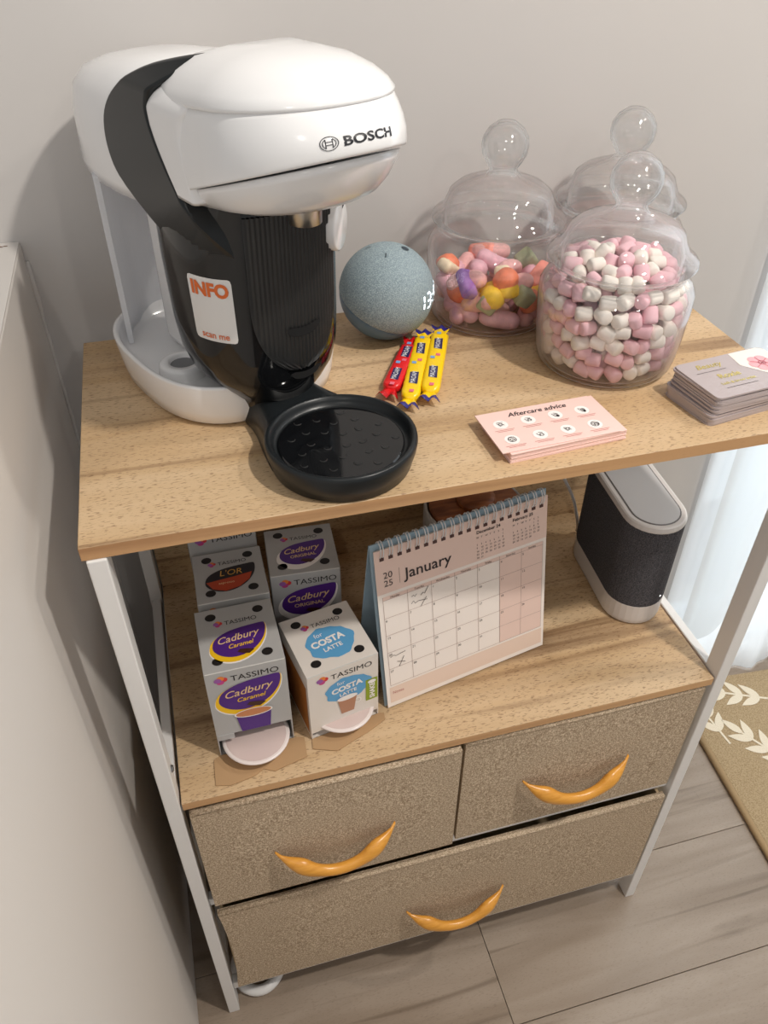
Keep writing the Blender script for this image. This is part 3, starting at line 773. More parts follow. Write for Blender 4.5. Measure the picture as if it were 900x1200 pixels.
# mixed sweets
def sweet_me(kind):
    if kind == 'bean':
        P = smooth_pts([(-.0175, -.004, 0), (-.010, .0015, 0), (0, .0032, 0), (.010, .0015, 0), (.0175, -.004, 0)], 5); n_ = len(P)
        return tube(P, [.0086*math.sqrt(max(.03, 1-(2*i/(n_-1)-1)**4)) for i in range(n_)], 12)
    if kind == 'drop':
        return lathe([(0, -.0085), (.010, -.0085), (.0118, -.0065), (.0115, -.002), (.0095, .004), (.006, .0078), (0, .009)], 16)
    if kind == 'cube': return box(-.009, .009, -.009, .009, -.008, .008, .0035, 3)
    return box(-.0075, .0075, -.0145, .0145, -.0055, .0055, .004, 3)
SK = [('bean', 'pink foam shrimp sweet', srgb(228, 172, 170)), ('bean', 'mauve pink foam bean sweet', srgb(222, 170, 182)), ('drop', 'orange sugared gum drop', srgb(232, 128, 92)), ('drop', 'yellow sugared gum drop', srgb(236, 192, 40)), ('cube', 'pale green sugared jelly cube', srgb(160, 164, 130)), ('slab', 'cream foam banana sweet', srgb(240, 218, 186)), ('slab', 'coral pink chewy slab sweet', srgb(240, 150, 136)), ('slab', 'wrapped chew in a purple and white wrapper', srgb(150, 106, 176))]
SM = []
for i, (k, lab, c) in enumerate(SK):
    me = sweet_me(k); c2 = tuple(min(1, q*1.18) for q in c[:3])+(1,)
    me.materials.append(mat('sweet_'+lab.replace(' ', '_'), c, .55, noise=((180, 180, 180), c2, .4, .65), bump=((900, 900, 900), .3)))
    for p in me.polygons: p.use_smooth = True
    SM.append(me)
J2 = JARS[1].location
def sweet(k, rr, a, z, rot, where=''):
    o = link('chewy_sweet', SM[k], None); o.location = (J2.x+rr*math.cos(a), J2.y+rr*math.sin(a), H+z); o.rotation_euler = rot; o.scale = (1.16,)*3
    tag(o, SK[k][1]+' in the '+('bottom' if z < .03 else 'middle' if z < .045 else 'top')+' layer of sweets', 'sweet', 'mixed sweets in the half filled jar')
random.seed(11)
order = [0, 1, 0, 5, 2, 1, 0, 4, 6, 1, 3, 0, 5, 1, 6, 2, 4, 0]
q = 0
for z, rr, cnt in ((.017, .0505, 9), (.017, .022, 4), (.035, .053, 9), (.035, .024, 4), (.051, .050, 9), (.053, .020, 4)):
    for i in range(cnt):
        a = 2*math.pi*(i+.3*q % 1)/cnt+z*40
        k = order[(q*5+i*3) % len(order)]; q += 1
        if z == .017: k = (0, 1)[i % 2] if i % 4 else 1
        sweet(k, rr, a, z+random.uniform(-.001, .002), (random.uniform(-.5, .5), random.uniform(-.5, .5), a+R(90)+random.uniform(-.4, .4)) if SK[k][0] in ('bean',) else (random.uniform(-.8, .8), random.uniform(-.8, .8), a+random.uniform(-1, 1)))
# featured ones against the glass towards the room
for k, ad, z, rot in ((3, 250, .043, (1.2, .2, 0)), (4, 283, .043, (.4, .5, .3)), (2, 264, .062, (.5, .1, 0)), (7, 218, .054, (.6, .3, .2)), (2, 205, .043, (.8, .2, 0)), (3, 312, .034, (.9, .6, 0))):
    sweet(k, (.0565 if k != 2 else .050), R(ad), z, rot)
# third jar: pale foam sweets low down, hidden behind the marshmallow jar
J3 = JARS[2].location
for lay, (z, rr, cnt) in enumerate(((.017, .0500, 9), (.017, .0210, 4), (.035, .0515, 9), (.035, .0220, 4))):
    for i in range(cnt):
        a = 2*math.pi*(i+.5*(lay//2))/cnt; k = (1, 0, 5, 6)[(i+lay) % 4]
        o = link('chewy_sweet', SM[k], None); o.location = (J3.x+rr*math.cos(a), J3.y+rr*math.sin(a), H+z); o.rotation_euler = (.1, .1, a+1.57); o.scale = (1.16,)*3
        tag(o, SK[k][1]+(' in the bottom', ' in the upper')[lay//2]+' layer of the jar by the wall', 'sweet', 'sweets in the jar by the wall')

# ------------------------------------------------------------------ wrapped chew bars
def chew(name, label, p0, p1, c_body, c_tip, twist=0.0, z=0.0):
    d = Vector((p1[0]-p0[0], p1[1]-p0[1])); L_ = d.length
    t = thing(name, label, 'sweet', (p0[0], p0[1], H+z), math.atan2(d.y, d.x), 'wrapped chew bars')
    n_ = 30; rings = []
    for i in range(n_+1):
        f = i/n_; x = .013+(L_-.026)*f
        e_ = min(f, 1-f); k = min(1, .35+e_*14)
        wy, hz = .0092*k*(1+.03*math.sin(i*2.3)), .0052*min(1, .3+e_*16)
        rings.append([Vector((x, v.x, .0058+v.y)) for v in [Vector((math.copysign(abs(math.cos(a))**.55, math.cos(a))*wy, math.copysign(abs(math.sin(a))**.55, math.sin(a))*hz)) for a in [2*math.pi*q/16 for q in range(16)]]])
    m = mat('wrapper_'+name+str(c_body[0])[:5], c_body, .28, bump=((160, 160, 160), .5))
    body = link('wrapper', loft(rings), m, t, True)
    for sgn, xa in ((-1, .016), (1, L_-.016)):
        V, F = [], []; nn, mm = 8, 6
        for i in range(nn+1):
            f = i/nn
            for j in range(mm+1):
                y = (-1+2*j/mm)*(.0035+.0078*f**.7)
                V.append((xa+sgn*.017*f+.0012*math.sin(j*1.7+sgn), y, .0058+.0028*math.sin(j*2.1+sgn*f*2)*f+.002*f))
        for i in range(nn):
            for j in range(mm): a = i*(mm+1)+j; F.append((a, a+1, a+mm+2, a+mm+1))
        me = pyd(V, F); me.materials.append(m); me.materials.append(mat('wrapper_tip'+str(c_tip[0])[:5], c_tip, .3))
        for k_, p in enumerate(me.polygons):
            if k_ >= 5*mm: p.material_index = 1
        fo = link('twisted_end', me, None, t, True)
        md = fo.modifiers.new('thickness', 'SOLIDIFY'); md.thickness = .0004
    Fm = frame((0, 0, .0112), (1, 0, 0), (0, 1, 0))
    for k_, x in enumerate((L_*.30, L_*.70)):
        sg = 1 if k_ % 2 else -1
        printed('logo_patch', poly_me([(x-.011, -.005), (x+.012, -.004), (x+.011, .0045), (x-.010, .0035)]), mat('wrapper_navy', srgb(40, 34, 86), .3), t, Fm, .0000)
        printed('lettering', text_me('MAOAM', .0070, x, -.0023, 'CENTER', shear=.2, sx=.9), mat('wrapper_print_white', srgb(238, 238, 240), .35), t, Fm, .0003)
    for x, yq, cq in ((L_*.5, .003, srgb(120, 160, 210)), (L_*.5+.006, -.002, srgb(226, 110, 130)), (L_*.86, .001, srgb(120, 160, 210)), (L_*.14, -.001, srgb(226, 110, 130))):
        printed('fruit_picture', rect_me(x-.0024, yq-.0022, x+.0024, yq+.0022), mat('fruit'+str(cq[0])[:5], cq, .4), t, Fm, .0001)
    return t
Y_, N_ = srgb(246, 204, 16), srgb(44, 40, 122)
chew('chew_bar', 'red wrapped chew bar lying beside two yellow ones near the drip tray', (.283, .142), (.340, .243), srgb(218, 30, 34), srgb(196, 20, 28))
chew('chew_bar', 'yellow wrapped chew bar with blue ends between the red bar and another yellow one', (.296, .117), (.357, .255), Y_, N_, z=.0012)
chew('chew_bar', 'yellow wrapped chew bar with blue ends lying next to the glass jar', (.318, .122), (.376, .257), Y_, N_, z=.0024)

# ------------------------------------------------------------------ card stacks
def round_rect(w_, h_, r_, n_=5):
    P = []
    for cx, cy, a0 in ((w_-r_, r_, -90), (w_-r_, h_-r_, 0), (r_, h_-r_, 90), (r_, r_, 180)):
        for k in range(n_+1): a = R(a0+90*k/n_); P.append((cx+r_*math.cos(a), cy+r_*math.sin(a)))
    return P
M_pink = mat('pink_card', srgb(238, 202, 193), .5); M_ink = mat('ink_black', srgb(46, 38, 40), .6); M_rose = mat('ink_rose', srgb(190, 120, 112), .6); M_pw = mat('print_white', srgb(240, 234, 230), .5)
ORD = ['first', 'second', 'third', 'fourth', 'fifth', 'sixth', 'seventh', 'eighth', 'ninth', 'tenth', 'eleventh', 'twelfth', 'thirteenth', 'fourteenth', 'fifteenth', 'sixteenth', 'seventeenth']
random.seed(3)
pc = box(0, .115, 0, .062, 0, .0011, .0002, 1); pc.materials.append(M_pink)
for k in range(10):
    last = k == 9
    o = link('advice_card', pc, None); o.location = (.359+random.uniform(-.0006, .0006), .0165+random.uniform(-.0006, .0006), H+.00112*k); o.rotation_euler = (0, 0, R(4.2)+random.uniform(-.006, .006))
    if last:
        o.location = (.3515, .0185, H+.00112*k); o.rotation_euler = (0, 0, R(2.6))
        tag(o, 'top pink aftercare advice card printed with eight round icons', 'card', 'pink advice cards'); tc_ = o
    else: tag(o, ORD[9-k]+' pink card down from the top of the advice card stack', 'card', 'pink advice cards')
Ft = frame((0, 0, .0011), (1, 0, 0), (0, 1, 0))
printed('lettering', text_me('Aftercare advice', .0088, .058, .0505, 'CENTER', bold=.00015, shear=.28), M_ink, tc_, Ft, .0002)
for r_ in range(2):
    for c_ in range(4):
        x, y = .0165+.0272*c_, .041-.0245*r_
        ic = printed('icon_disc', disc_me(x, y, .0068, n=24), M_pw, tc_, Ft, .0002)
        k = r_*4+c_
        st_ = [stroke_me([(x-.003, y+.002), (x-.001, y-.003), (x+.001, y+.001), (x+.003, y-.002)], .0006), stroke_me([(x-.003+.001*(k % 3), y+.003), (x+.003, y+.003-.001*(k % 4))], .0006), ring_me(x+.001*(k % 2), y-.0005*(k % 3), .0015, .0021, 14)]
        if k in (2, 3): st_.append(disc_me(x+.0015, y-.0025, .0016, n=10))
        if k in (4, 7): st_.append(ring_me(x, y, .0034, .0040, 14))
        printed('icon_drawing', join(st_), M_ink, ic, Ft, .0004)
        printed('caption', join([rect_me(x-.0095, y-.0092, x+.0095, y-.0086), rect_me(x-.0075, y-.0112, x+.0075, y-.0106)]), M_rose, tc_, Ft, .0002)
M_gcard = mat('mauve_grey_card', srgb(176, 164, 164), .35); M_gold = mat('gold_foil', srgb(226, 206, 120), .25, .6)
gc = prism(round_rect(.104, .0645, .006), 0, .00175); gc.materials.append(M_gcard)
random.seed(9)
NC = 17
for k in range(NC):
    o = link('business_card', gc, None); last = k == NC-1
    lo = k < 7
    o.location = (.5585+(.0 if lo else .0)+random.uniform(-.0012, .0012)-(0.0012 if lo else -.0005), .0225+random.uniform(-.001, .001), H+.00178*k); o.rotation_euler = (0, 0, R(9.5 if lo else 7.5)+random.uniform(-.015, .015))
    if last: tag(o, 'uppermost mauve grey salon card with gold lettering and a pink flower print', 'card', 'salon cards'); tc_ = o
    else: tag(o, ORD[NC-1-k]+' mauve grey card down from the top of the thick salon stack', 'card', 'salon cards')
Ft = frame((0, 0, .00175), (1, 0, 0), (0, 1, 0))
printed('pale_wash', poly_me([(.064, .0642), (.098, .0642), (.1025, .061), (.1037, .058), (.1037, .006), (.098, .0006), (.088, .0003), (.076, .02), (.060, .042)]), mat('card_cream', srgb(232, 222, 214), .35), tc_, Ft, .0002)
printed('lettering', text_me('Beauty', .0105, .016, .0490, bold=.0001, shear=.3), M_gold, tc_, Ft, .0003)
printed('lettering', text_me('Roxie', .0105, .026, .0285, bold=.0002), M_gold, tc_, Ft, .0003)
printed('lettering', text_me('Lash & brow artist', .0052, .020, .0185, bold=.0001), M_gold, tc_, Ft, .0003)
printed('rule_line', rect_me(.010, .0425, .044, .0430), M_ink, tc_, Ft, .0003); printed('rule_line', rect_me(.020, .0125, .056, .0130), M_ink, tc_, Ft, .0003)
fl_ = [disc_me(.083+.008*math.cos(a), .038+.008*math.sin(a), .0062, n=14, z=.00002*i) for i, a in enumerate([R(60*q) for q in range(6)])]
printed('flower_print', join(fl_), mat('flower_pink', srgb(232, 166, 172), .4), tc_, Ft, .0004)
printed('flower_veins', join([stroke_me([(.083, .038), (.083+.011*math.cos(R(60*q+30)), .038+.011*math.sin(R(60*q+30)))], .0008) for q in range(6)]+[ring_me(.083, .038, .003, .004, 16)]), mat('flower_rose', srgb(190, 96, 110), .4), tc_, Ft, .0007)

# ------------------------------------------------------------------ pod cartons on the shelf
M_sil = mat('silver_carton', srgb(172, 171, 170), .42); M_card = mat('brown_card', srgb(176, 142, 104), .85); M_wc = mat('white_carton', srgb(222, 214, 206), .45)
M_blk = mat('print_black', srgb(24, 20, 20), .5); M_pur = mat('print_purple', srgb(76, 34, 122), .4); M_yel = mat('print_yellow', srgb(238, 190, 30), .4); M_ltg = mat('print_gold', srgb(226, 190, 140), .4)
M_cup = mat('print_coffee', srgb(196, 128, 84), .45); M_cho = mat('print_chocolate', srgb(66, 34, 22), .4); M_skb = mat('print_sky_blue', srgb(92, 160, 206), .45); M_grn = mat('print_green', srgb(140, 158, 36), .45)
PET = [mat('petal_'+n_, c, .45) for n_, c in (('red', srgb(206, 56, 60)), ('orange', srgb(226, 130, 56)), ('magenta', srgb(190, 66, 130)), ('violet', srgb(150, 90, 160)))]
def tassimo(par, F, x, y, sz, lift=.0003):
    for i, (dx, dy) in enumerate(((.55, .1), (0, .5), (-.1, -.5), (-.55, .05))):
        printed('emblem_petal', disc_me(x+dx*sz*.5, y+dy*sz*.5, sz*.34, sz*.3, 14), PET[i], par, F, lift+.00003*i)
    printed('lettering', text_me('TASSIMO', sz*1.0, x+sz*.85, y-sz*.36, sx=1.08), M_blk, par, F, lift)
def tear(cx, cy, w_, h_, n_=36):
    """leaf-like badge: round on the left, pointed at the upper right"""
    K = [(-1, -.1), (-.86, .40), (-.45, .76), (.08, .93), (.62, 1.0), (.93, 1.02), (1.03, .92), (1.02, .5), (.90, 0), (.62, -.52), (.22, -.88), (-.22, -1), (-.64, -.84), (-.92, -.5)]
    P = [Vector((x, y, 0)) for x, y in K]; out = []; m_ = len(P)
    for i in range(m_):
        p0, p1, p2, p3 = P[i-1], P[i], P[(i+1) % m_], P[(i+2) % m_]
        for k in range(3):
            t = k/3; q = 0.5*((2*p1)+(p2-p0)*t+(2*p0-5*p1+4*p2-p3)*t*t+(3*p1-p0-3*p2+p3)*t**3); out.append((cx+q.x*w_/2, cy+q.y*h_/2))
    return out
def blob(cx, cy, w_, h_, n_=40):
    return [(cx+w_/2*math.cos(a)*(1+.05*math.sin(5*a+1)+.03*math.sin(9*a)), cy+h_/2*math.sin(a)*(1+.06*math.sin(4*a)+.03*math.sin(11*a))) for a in [2*math.pi*i/n_ for i in range(n_)]]
def cadbury(par, F, cx, cy, k, sub, base):
    printed('badge_rim', poly_me(tear(cx, cy-.004*k, .066*k, .050*k)), M_pw, par, F, .0003)
    if base is M_yel: printed('badge_band', poly_me(tear(cx, cy-.0025*k, .0645*k, .049*k)), M_yel, par, F, .0005)
    printed('badge', poly_me(tear(cx+.0015*k, cy+.001*k, .060*k, .043*k)), M_pur, par, F, .0007)
    printed('lettering', text_me('Cadbury', .0135*k, cx, cy+.003*k, 'CENTER', bold=.0001, shear=.35, rot=R(6)), M_ltg, par, F, .0010)
    printed('lettering', text_me(sub, .0082*k if base is M_yel else .0074*k, cx+.002*k, cy-.0068*k, 'CENTER', bold=.0001, shear=.3 if base is M_yel else 0, rot=R(4)), M_yel if base is M_yel else M_ltg, par, F, .0010)
    printed('chocolate_picture', poly_me([(cx+.000*k, cy-.011*k), (cx+.009*k, cy-.0125*k), (cx+.016*k, cy-.015*k), (cx+.010*k, cy-.0195*k), (cx+.003*k, cy-.018*k), (cx-.003*k, cy-.0145*k)]), M_cho, par, F, .0011)
def carton(label, x, y, ang, w_, d_, h_, m, cut=0.0, dots=True):
    t = thing('pod_carton', label, 'carton', (x, y, HM), R(ang), 'coffee pod cartons on the shelf')
    if cut:
        bm = bmesh.new(); k = .0012
        box_bm(0, k, 0, d_, 0, h_-k, bm=bm); box_bm(w_-k, w_, 0, d_, 0, h_-k, bm=bm); box_bm(k, w_-k, d_-k, d_, 0, h_-k, bm=bm)
        box_bm(0, w_, 0, d_, h_-k, h_, bm=bm); box_bm(k, w_-k, 0, k, cut, h_-k, bm=bm); box_bm(k, w_-k, k, d_-k, 0, k, bm=bm)
        # torn lower corners of the front
        c = link('box_shell', from_bm(bm), m, t)
    else: c = link('box_shell', box(0, w_, 0, d_, 0, h_, .0008, 1), m, t)
    FT = frame((0, 0, h_), (1, 0, 0), (0, 1, 0)); FF = frame((0, 0, 0), (1, 0, 0), (0, 0, 1))
    for (a, b) in ((.016, .014), (w_-.016, .014), (.016, d_-.012), (w_-.016, d_-.012)):
        printed('finger_hole', disc_me(a, b, .0058, .0052, 20), M_blk, c, FT, .0003)
    link('fold_crease', tube([(0.001, .0002, h_-.0004), (w_-.001, .0002, h_-.0004)], .0006, 6), mat('fold_white', srgb(206, 204, 200), .6), c)
    return t, c, FT, FF
def pod(x, y, z, label, rx=0.0):
    p_ = thing('drink_pod', label, 'pod', (x, y, z), 0, 'drink pods in the carton openings')
    link('pod_cup', lathe([(0, .0015), (.020, .0015), (.031, .006), (.0345, .0125), (.0372, .0135), (.0375, .0150), (.035, .0155), (.030, .0157), (0, .0160)], 40), mat('pod_plastic', srgb(226, 214, 210), .3), p_, True)
    link('pod_foil', lathe([(0, .0165), (.028, .0165), (.0335, .0158)], 32), mat('pod_film', srgb(206, 186, 181), .25), p_, True)
    return p_
w_ = .083
t, c, FT, FF = carton('silver and purple caramel hot chocolate pod carton with open dispenser at the shelf front', .0675, .0475, 1.0, w_, .0885, .139, M_sil, cut=.036)
tassimo(c, FT, .0225, .0650, .0080); cadbury(c, FT, .0400, .0345, .94, 'Caramel', M_yel)
tassimo(c, FF, .0155, .126, .0115); cadbury(c, FF, .0405, .0955, 1.08, 'Caramel', M_yel)
printed('cup_picture', poly_me([(.024, .066), (.062, .066), (.059, .037), (.028, .037)]), M_pur, c, FF, .0013)
printed('cup_rim', disc_me(.043, .0665, .0205, .0068, 28), M_pw, c, FF, .0016); printed('drink_picture', disc_me(.043, .0668, .0188, .0056, 28), M_cup, c, FF, .0018)
link('torn_tab', box(.001, .019, -.0006, .0006, .028, .036), M_sil, c)
fl2 = link('tear_flap', prism([(-.010, -.036), (.006, -.040), (.032, -.036), (.043, -.030), (.054, -.036), (.092, -.028), (.094, -.002), (.083, 0), (0, 0), (-.008, -.004)], .0006, .0016), M_card, c)
pod(.109, .052, HM+.0022, 'pale round drink pod resting on the flap of the caramel carton'); pod(.1095, .090, HM+.0024, 'pale round drink pod at the back inside the caramel carton')
t, c, FT, FF = carton('white and sky blue latte pod carton angled beside the calendar', .1695, .0415, 10.2, .0825, .087, .108, M_wc, cut=.011)
tassimo(c, FT, .0235, .0665, .0080)
printed('blue_splash', poly_me(blob(.042, .0365, .055, .046)), M_skb, c, FT, .0004)
for s_, z_, xx, yy, b_ in (('for', .0085, .033, .0475, 0), ('COSTA', .0120, .040, .0355, .0005), ('LATTE', .0078, .042, .0260, .0002)): printed('lettering', text_me(s_, z_, xx, yy, 'CENTER', bold=b_, rot=R(6)), M_pw, c, FT, .0007)
tassimo(c, FF, .017, .096, .0112)
printed('blue_splash', poly_me(blob(.046, .069, .054, .038)), M_skb, c, FF, .0004)
for s_, z_, xx, yy, b_ in (('for', .0078, .038, .079, 0), ('COSTA', .0112, .045, .068, .0005), ('LATTE', .0072, .046, .0595, .0002)): printed('lettering', text_me(s_, z_, xx, yy, 'CENTER', bold=b_, rot=R(6)), M_pw, c, FF, .0007)
printed('cup_picture', poly_me([(.033, .053), (.056, .053), (.052, .028), (.037, .028)]), mat('print_latte', srgb(176, 126, 98), .45), c, FF, .0009)
printed('cup_rim', disc_me(.0445, .054, .0122, .0042, 24), M_pw, c, FF, .0011)
printed('cup_handle', ring_me(.057, .042, .003, .0045, 16), M_pw, c, FF, .0008)
printed('green_tag', poly_me([(.067, .034), (.0815, .034), (.0815, .070), (.067, .070)]), M_grn, c, FF, .0005)
printed('lettering', text_me('SHAKE', .0085, .0775, .037, bold=.0003, rot=R(90)), M_pw, c, FF, .0008); printed('tag_cup', disc_me(.0745, .0655, .005, .003, 16), M_pw, c, FF, .0008)
link('tear_flap', prism([(-.004, -.012), (.020, -.026), (.062, -.018), (.086, -.011), (.089, -.002), (.083, 0), (0, 0)], .0006, .0016), M_card, c)
FL_ = frame((0, 0, 0), (0, -1, 0), (0, 0, 1))
printed('side_print', rect_me(-.080, .006, -.006, .085), mat('print_amber', srgb(170, 104, 40), .5), c, FL_, .0003)
pod(.2100, .0462+.021, HM+.0022, 'pale round drink pod showing under the latte carton front')
t, c, FT, FF = carton('silver and black coffee pod carton behind the caramel one', .0705, .1475, -.4, .0795, .081, .1385, M_sil)
tassimo(c, FT, .0215, .0605, .0076)
printed('badge', poly_me(tear(.040, .0335, .057, .040)), mat('print_night', srgb(34, 30, 34), .4), c, FT, .0004)
printed('badge_band', poly_me([(.0125, .0315), (.047, .0355), (.065, .0385), (.061, .0275), (.049, .018), (.033, .014), (.019, .020)]), mat('print_ember', srgb(176, 66, 34), .4), c, FT, .0006)
printed('lettering', text_me("L'OR", .0125, .041, .0385, 'CENTER', shear=.15), mat('print_gilt', srgb(214, 160, 74), .35), c, FT, .0009); printed('lettering', text_me('espresso', .005, .035, .0255, 'CENTER'), M_ltg, c, FT, .0009)
tassimo(c, FF, .0155, .124, .0115); printed('badge', poly_me(tear(.041, .095, .062, .045)), MATS['print_night'], c, FF, .0004)
t, c, FT, FF = carton('tall silver pod carton standing against the back board', .069, .234, 0.0, .0795, .081, .198, M_sil)
tassimo(c, FF, .0155, .1545, .0115); tassimo(c, FT, .024, .067, .0085)
t, c, FT, FF = carton('silver and purple original hot chocolate pod carton behind the latte one', .154, .1695, -3.5, .081, .081, .1395, M_sil)
tassimo(c, FT, .0225, .0605, .0076); cadbury(c, FT, .0400, .0325, .90, 'ORIGINAL', None)
tassimo(c, FF, .0165, .126, .0115); cadbury(c, FF, .0405, .094, 1.06, 'ORIGINAL', None)

# ------------------------------------------------------------------ desk calendar
CA = R(11.2); CW, CH = .2185, .2180
cal = thing('desk_calendar', 'standing spiral desk calendar open at January with pink header', 'calendar', (.2638, .0596, HM), CA)
TILT = R(10)
M_pg = mat('calendar_paper', srgb(240, 230, 222), .6); M_hd = mat('calendar_pink', srgb(230, 202, 190), .6); M_ln = mat('calendar_line', srgb(170, 146, 140), .7); M_bd = mat('calendar_board', srgb(150, 172, 186), .7)
UP = Vector((0, math.sin(TILT), math.cos(TILT)))
FC = frame((0, 0, .0022), (1, 0, 0), UP)
def leaf(name, x0, x1, y0, y1, d0, d1, m, par=cal):
    me = box(x0, x1, y0, y1, -d1, -d0); me.transform(FC); return link(name, me, m, par)
page = leaf('page', 0, CW, 0, CH, 0, .0006, M_pg)
for k in range(1, 5): leaf('page', 0.0005*k, CW-.0004*k, .001*k, CH-.0004*k, .0006+.0009*(k-1)+.0003, .0006+.0009*k, M_pg)
leaf('board_front', -.002, CW+.001, .0, CH+.006, .0046, .0066, M_bd)
apx = FC @ Vector((0, CH+.006, -.0056))
bk = Vector((0, .080, .001)); bu = (Vector((0, apx.y, apx.z))-bk)
FB = frame((0, bk.y, bk.z), (1, 0, 0), bu)
me = box(-.002, CW+.001, 0, bu.length-.001, -.0012, .0008); me.transform(FB); link('board_back', me, M_bd, cal)
me = box(0, CW-.001, .004, bu.length-.004, -.0028, -.0014); me.transform(FB); link('page_turned', me, M_pg, cal)
printed('header_band', rect_me(.0, CH-.056, CW, CH), M_hd, page, FC, .0002)
printed('footer_band', rect_me(.004, .006, CW-.003, .029), mat('calendar_peach', srgb(228, 204, 188), .6), page, FC, .0002)
printed('lettering', text_me('Notes', .0058, .0075, .0185), M_rose, page, FC, .0005)
GX0, GX1, GY0, GY1 = .0055, CW-.005, .032, CH-.060
cwid = (GX1-GX0)/7
printed('weekday_band', rect_me(GX0, GY1-.0048, GX1, GY1), M_hd, page, FC, .0002)
printed('weekend_columns', rect_me(GX0+5*cwid, GY0, GX1, GY1), M_hd, page, FC, .0003)
rh = (GY1-.0048-GY0)/5
ln = [rect_me(GX0, GY0+rh*k, GX1, GY0+rh*k+.0004) for k in range(6)]+[rect_me(GX0+cwid*k, GY0, GX0+cwid*k+.0004, GY1) for k in range(8)]
printed('grid_lines', join(ln), M_ln, page, FC, .0005)
wd = ['Monday', 'Tuesday', 'Wednesday', 'Thursday', 'Friday', 'Saturday', 'Sunday']
printed('weekday_names', join([text_me(q_, .0036, GX0+cwid*(k+.5), GY1-.0037, 'CENTER') for k, q_ in enumerate(wd)]), M_ink, page, FC, .0006)
ds = []
for d_ in range(1, 32):
    k = d_+1; ds.append(text_me(str(d_), .0042, GX0+cwid*(k % 7)+.0014, GY1-.0048-rh*(k//7)-.0048))
printed('date_numbers', join(ds), M_ink, page, FC, .0006)['kind'] = 'stuff'
printed('month_lettering', text_me('January', .0195, .034, CH-.045, bold=.0002), M_ink, page, FC, .0006)
printed('year_lettering', join([text_me('20', .0112, .0085, CH-.0365), text_me('25', .0112, .0085, CH-.0470), rect_me(.0275, CH-.048, .0278, CH-.028)]), M_ink, page, FC, .0006)
def mini(x, y, title, first, ndays):
    L_ = [text_me(title, .0056, x, y, bold=.0001)]
    for c_, q_ in enumerate('MTWTFSS'): L_.append(text_me(q_, .0034, x+.0056*c_, y-.0062))
    for d_ in range(1, ndays+1):
        k = d_-1+first; L_.append(text_me(str(d_), .0032, x+.0056*(k % 7), y-.0108-.0044*(k//7)))
    return join(L_)
printed('small_month', mini(.124, CH-.0200, 'December 24', 6, 31), M_ink, page, FC, .0006)
printed('small_month', mini(.1715, CH-.0200, 'February 25', 5, 28), M_ink, page, FC, .0006)
hx, hy = GX0+cwid+.003, GY1-.008
sk = [stroke_me([(hx+.002, hy-.004), (hx+.004, hy-.002), (hx+.006, hy-.005), (hx+.008, hy-.002)], .0006), stroke_me([(hx+.013, hy-.006), (hx+.016, hy-.003), (hx+.018, hy-.005), (hx+.023, hy+.003)], .0007),
      stroke_me([(hx+.001, hy-.013), (hx+.004, hy-.010), (hx+.006, hy-.014), (hx+.010, hy-.012), (hx+.021, hy-.014)], .0006), stroke_me([(hx+.013, hy-.020), (hx+.020, hy-.010)], .0006)]
hx, hy = GX0+.003, GY0+rh*2-.004
sk += [stroke_me([(hx+.000, hy-.003), (hx+.004, hy-.001), (hx+.007, hy-.003), (hx+.012, hy-.002), (hx+.019, hy-.001)], .0006), stroke_me([(hx+.008, hy-.012), (hx+.018, hy-.016)], .0006), stroke_me([(hx+.010, hy-.020), (hx+.017, hy-.007)], .0006)]
printed('handwritten_marks', join(sk), M_blk, page, FC, .0007)
# spiral wire and punched holes
M_wire = mat('white_coated_wire', srgb(214, 214, 216), .3)
hole = rect_me(-.0026, -.0022, .0026, .0024); hole.transform(FC.to_3x3().to_4x4()); hole.materials.append(mat('punched_hole', srgb(84, 60, 56), .9))
ringp = []
c0 = Vector((0, 0, 0))
for k in range(25):
    a = R(-155+310*k/24); ringp.append((0, 0.0085*math.sin(a)*0.75-0.0, 0.0105*math.cos(a)))
wr = tube(ringp, .0007, 6); wr.materials.append(M_wire)
for k in range(20):
    x = .0085+(CW-.017)*k/19
    pos = FC @ Vector((x, CH-.0112, .0006))
    h_ = link('punched_hole', hole, None, cal); h_.location = pos
    for dx in (-.0016, .0016):
        q_ = link('wire_ring', wr, None, cal, True); b0 = FC @ Vector((x+dx, CH-.0005, -.0025)); q_.location = b0

# ------------------------------------------------------------------ canister behind the calendar
cn = thing('canister', 'grey white ceramic canister with a wooden lid behind the calendar', 'canister', (.435, .256, HM))
link('canister_body', lathe([(0, .0005), (.054, .0005), (.060, .004), (.0665, .06), (.067, .112), (.066, .118), (.063, .119), (.061, .112), (.058, .02), (0, .016)], 56), mat('ceramic_grey', srgb(186, 182, 178), .35), cn, True)
M_lid = mat('acacia_lid', srgb(160, 96, 54), .45, noise=((30, 160, 30), srgb(122, 68, 36), .4, .65))
lidm = link('canister_lid', lathe([(0, .113), (.0600, .113), (.0605, .120), (.0590, .1225), (0, .1235)], 56), M_lid, cn, True)
link('lid_knob', lathe([(0, .1235), (.022, .1236), (.026, .128), (.025, .134), (.018, .137), (0, .138)], 40), M_lid, lidm, True)

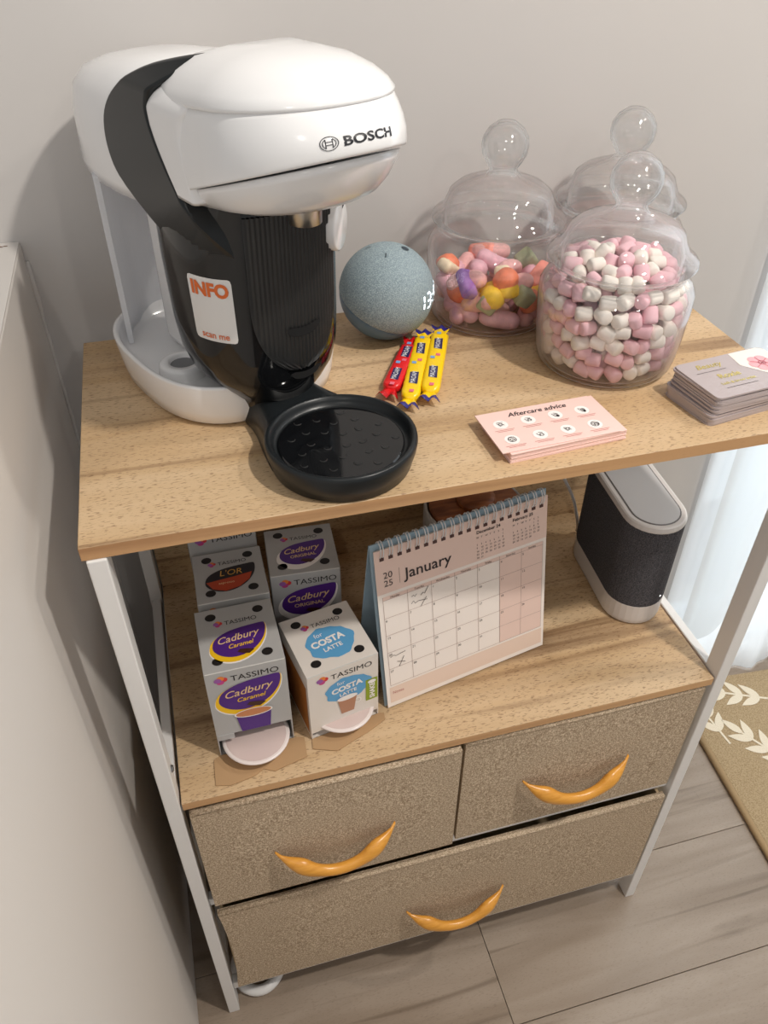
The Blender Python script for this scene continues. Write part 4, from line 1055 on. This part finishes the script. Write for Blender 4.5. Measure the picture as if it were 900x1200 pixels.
# ------------------------------------------------------------------ flat speaker with rounded ends
sp = thing('wireless_speaker', 'upright charcoal fabric and pale plastic speaker at the right end of the shelf', 'speaker', (.6225, .187, HM), R(-4.5))
def stad(hw_, hl, z, n_=16):
    P = []
    for s_, a0 in ((1, 0), (-1, 180)):
        for k in range(n_+1): a = R(a0+180*k/n_); P.append(Vector((hw_*math.cos(a), s_*(hl-hw_)+hw_*math.sin(a), z)))
    return P
M_sl = mat('pale_grey_plastic', srgb(206, 200, 196), .4); M_sf = weave_mat('charcoal_speaker_cloth', srgb(50, 50, 54), srgb(96, 94, 98), 1400, .9)
hw_, hl = .039, .086
link('base', loft([stad(hw_-.004, hl-.004, .0005), stad(hw_-.001, hl-.001, .003), stad(hw_, hl, .008), stad(hw_, hl, .0335)]), M_sl, sp, False)
link('fabric_cover', loft([stad(hw_-.0004, hl-.0004, .0335), stad(hw_+.0002, hl+.0002, .036), stad(hw_+.0002, hl+.0002, .154), stad(hw_-.0006, hl-.0006, .157)]), M_sf, sp, False)
tp = link('top_cap', loft([stad(hw_, hl, .157), stad(hw_+.0004, hl+.0004, .159), stad(hw_-.001, hl-.001, .1635), stad(hw_-.003, hl-.003, .1645), stad(hw_-.0075, hl-.0075, .1642)]), M_sl, sp, False)
link('top_groove', loft([stad(hw_-.0075, hl-.0075, .1644), stad(hw_-.0090, hl-.0090, .1645)], True, True), mat('groove_grey', srgb(104, 100, 100), .5), tp)
link('touch_panel', loft([stad(hw_-.0092, hl-.0092, .1640), stad(hw_-.0095, hl-.0095, .1652)]), mat('touch_panel', srgb(190, 188, 188), .35), tp)
an = R(-62)
ld = disc_me(0, 0, .0013, n=12); link('status_light', ld, mat('status_led', srgb(255, 255, 255), .4, emit=((1, 1, 1, 1), 3)), sp, M=frame((.0395*math.cos(an), -(hl-hw_)+.0395*math.sin(an), .0465), (-math.sin(an), math.cos(an), 0), (0, 0, 1)))
tag(link('power_cable', tube(smooth_pts([(.485, .33, .86), (.52, .30, .80), (.545, .277, .735), (.565, .27, .70), (.587, .271, .658), (.602, .276, .617), (.612, .284, .590), (.616, .290, .576)], 6), .0022, 8), mat('cable_grey', srgb(196, 192, 190), .5), None, True), 'pale thin power cable dropping behind the upright charcoal speaker', 'cable')
# white cable loop under the bottom drawer
pts = [(.055+.034*math.cos(a), .052+.038*math.sin(a), .0085) for a in [2*math.pi*k/40 for k in range(40)]]
tag(link('cable_coil', tube(pts, .0082, 10, True), mat('cable_white', srgb(222, 220, 218), .4), None, True), 'white coiled cable lying on the floor under the lower drawer', 'cable')
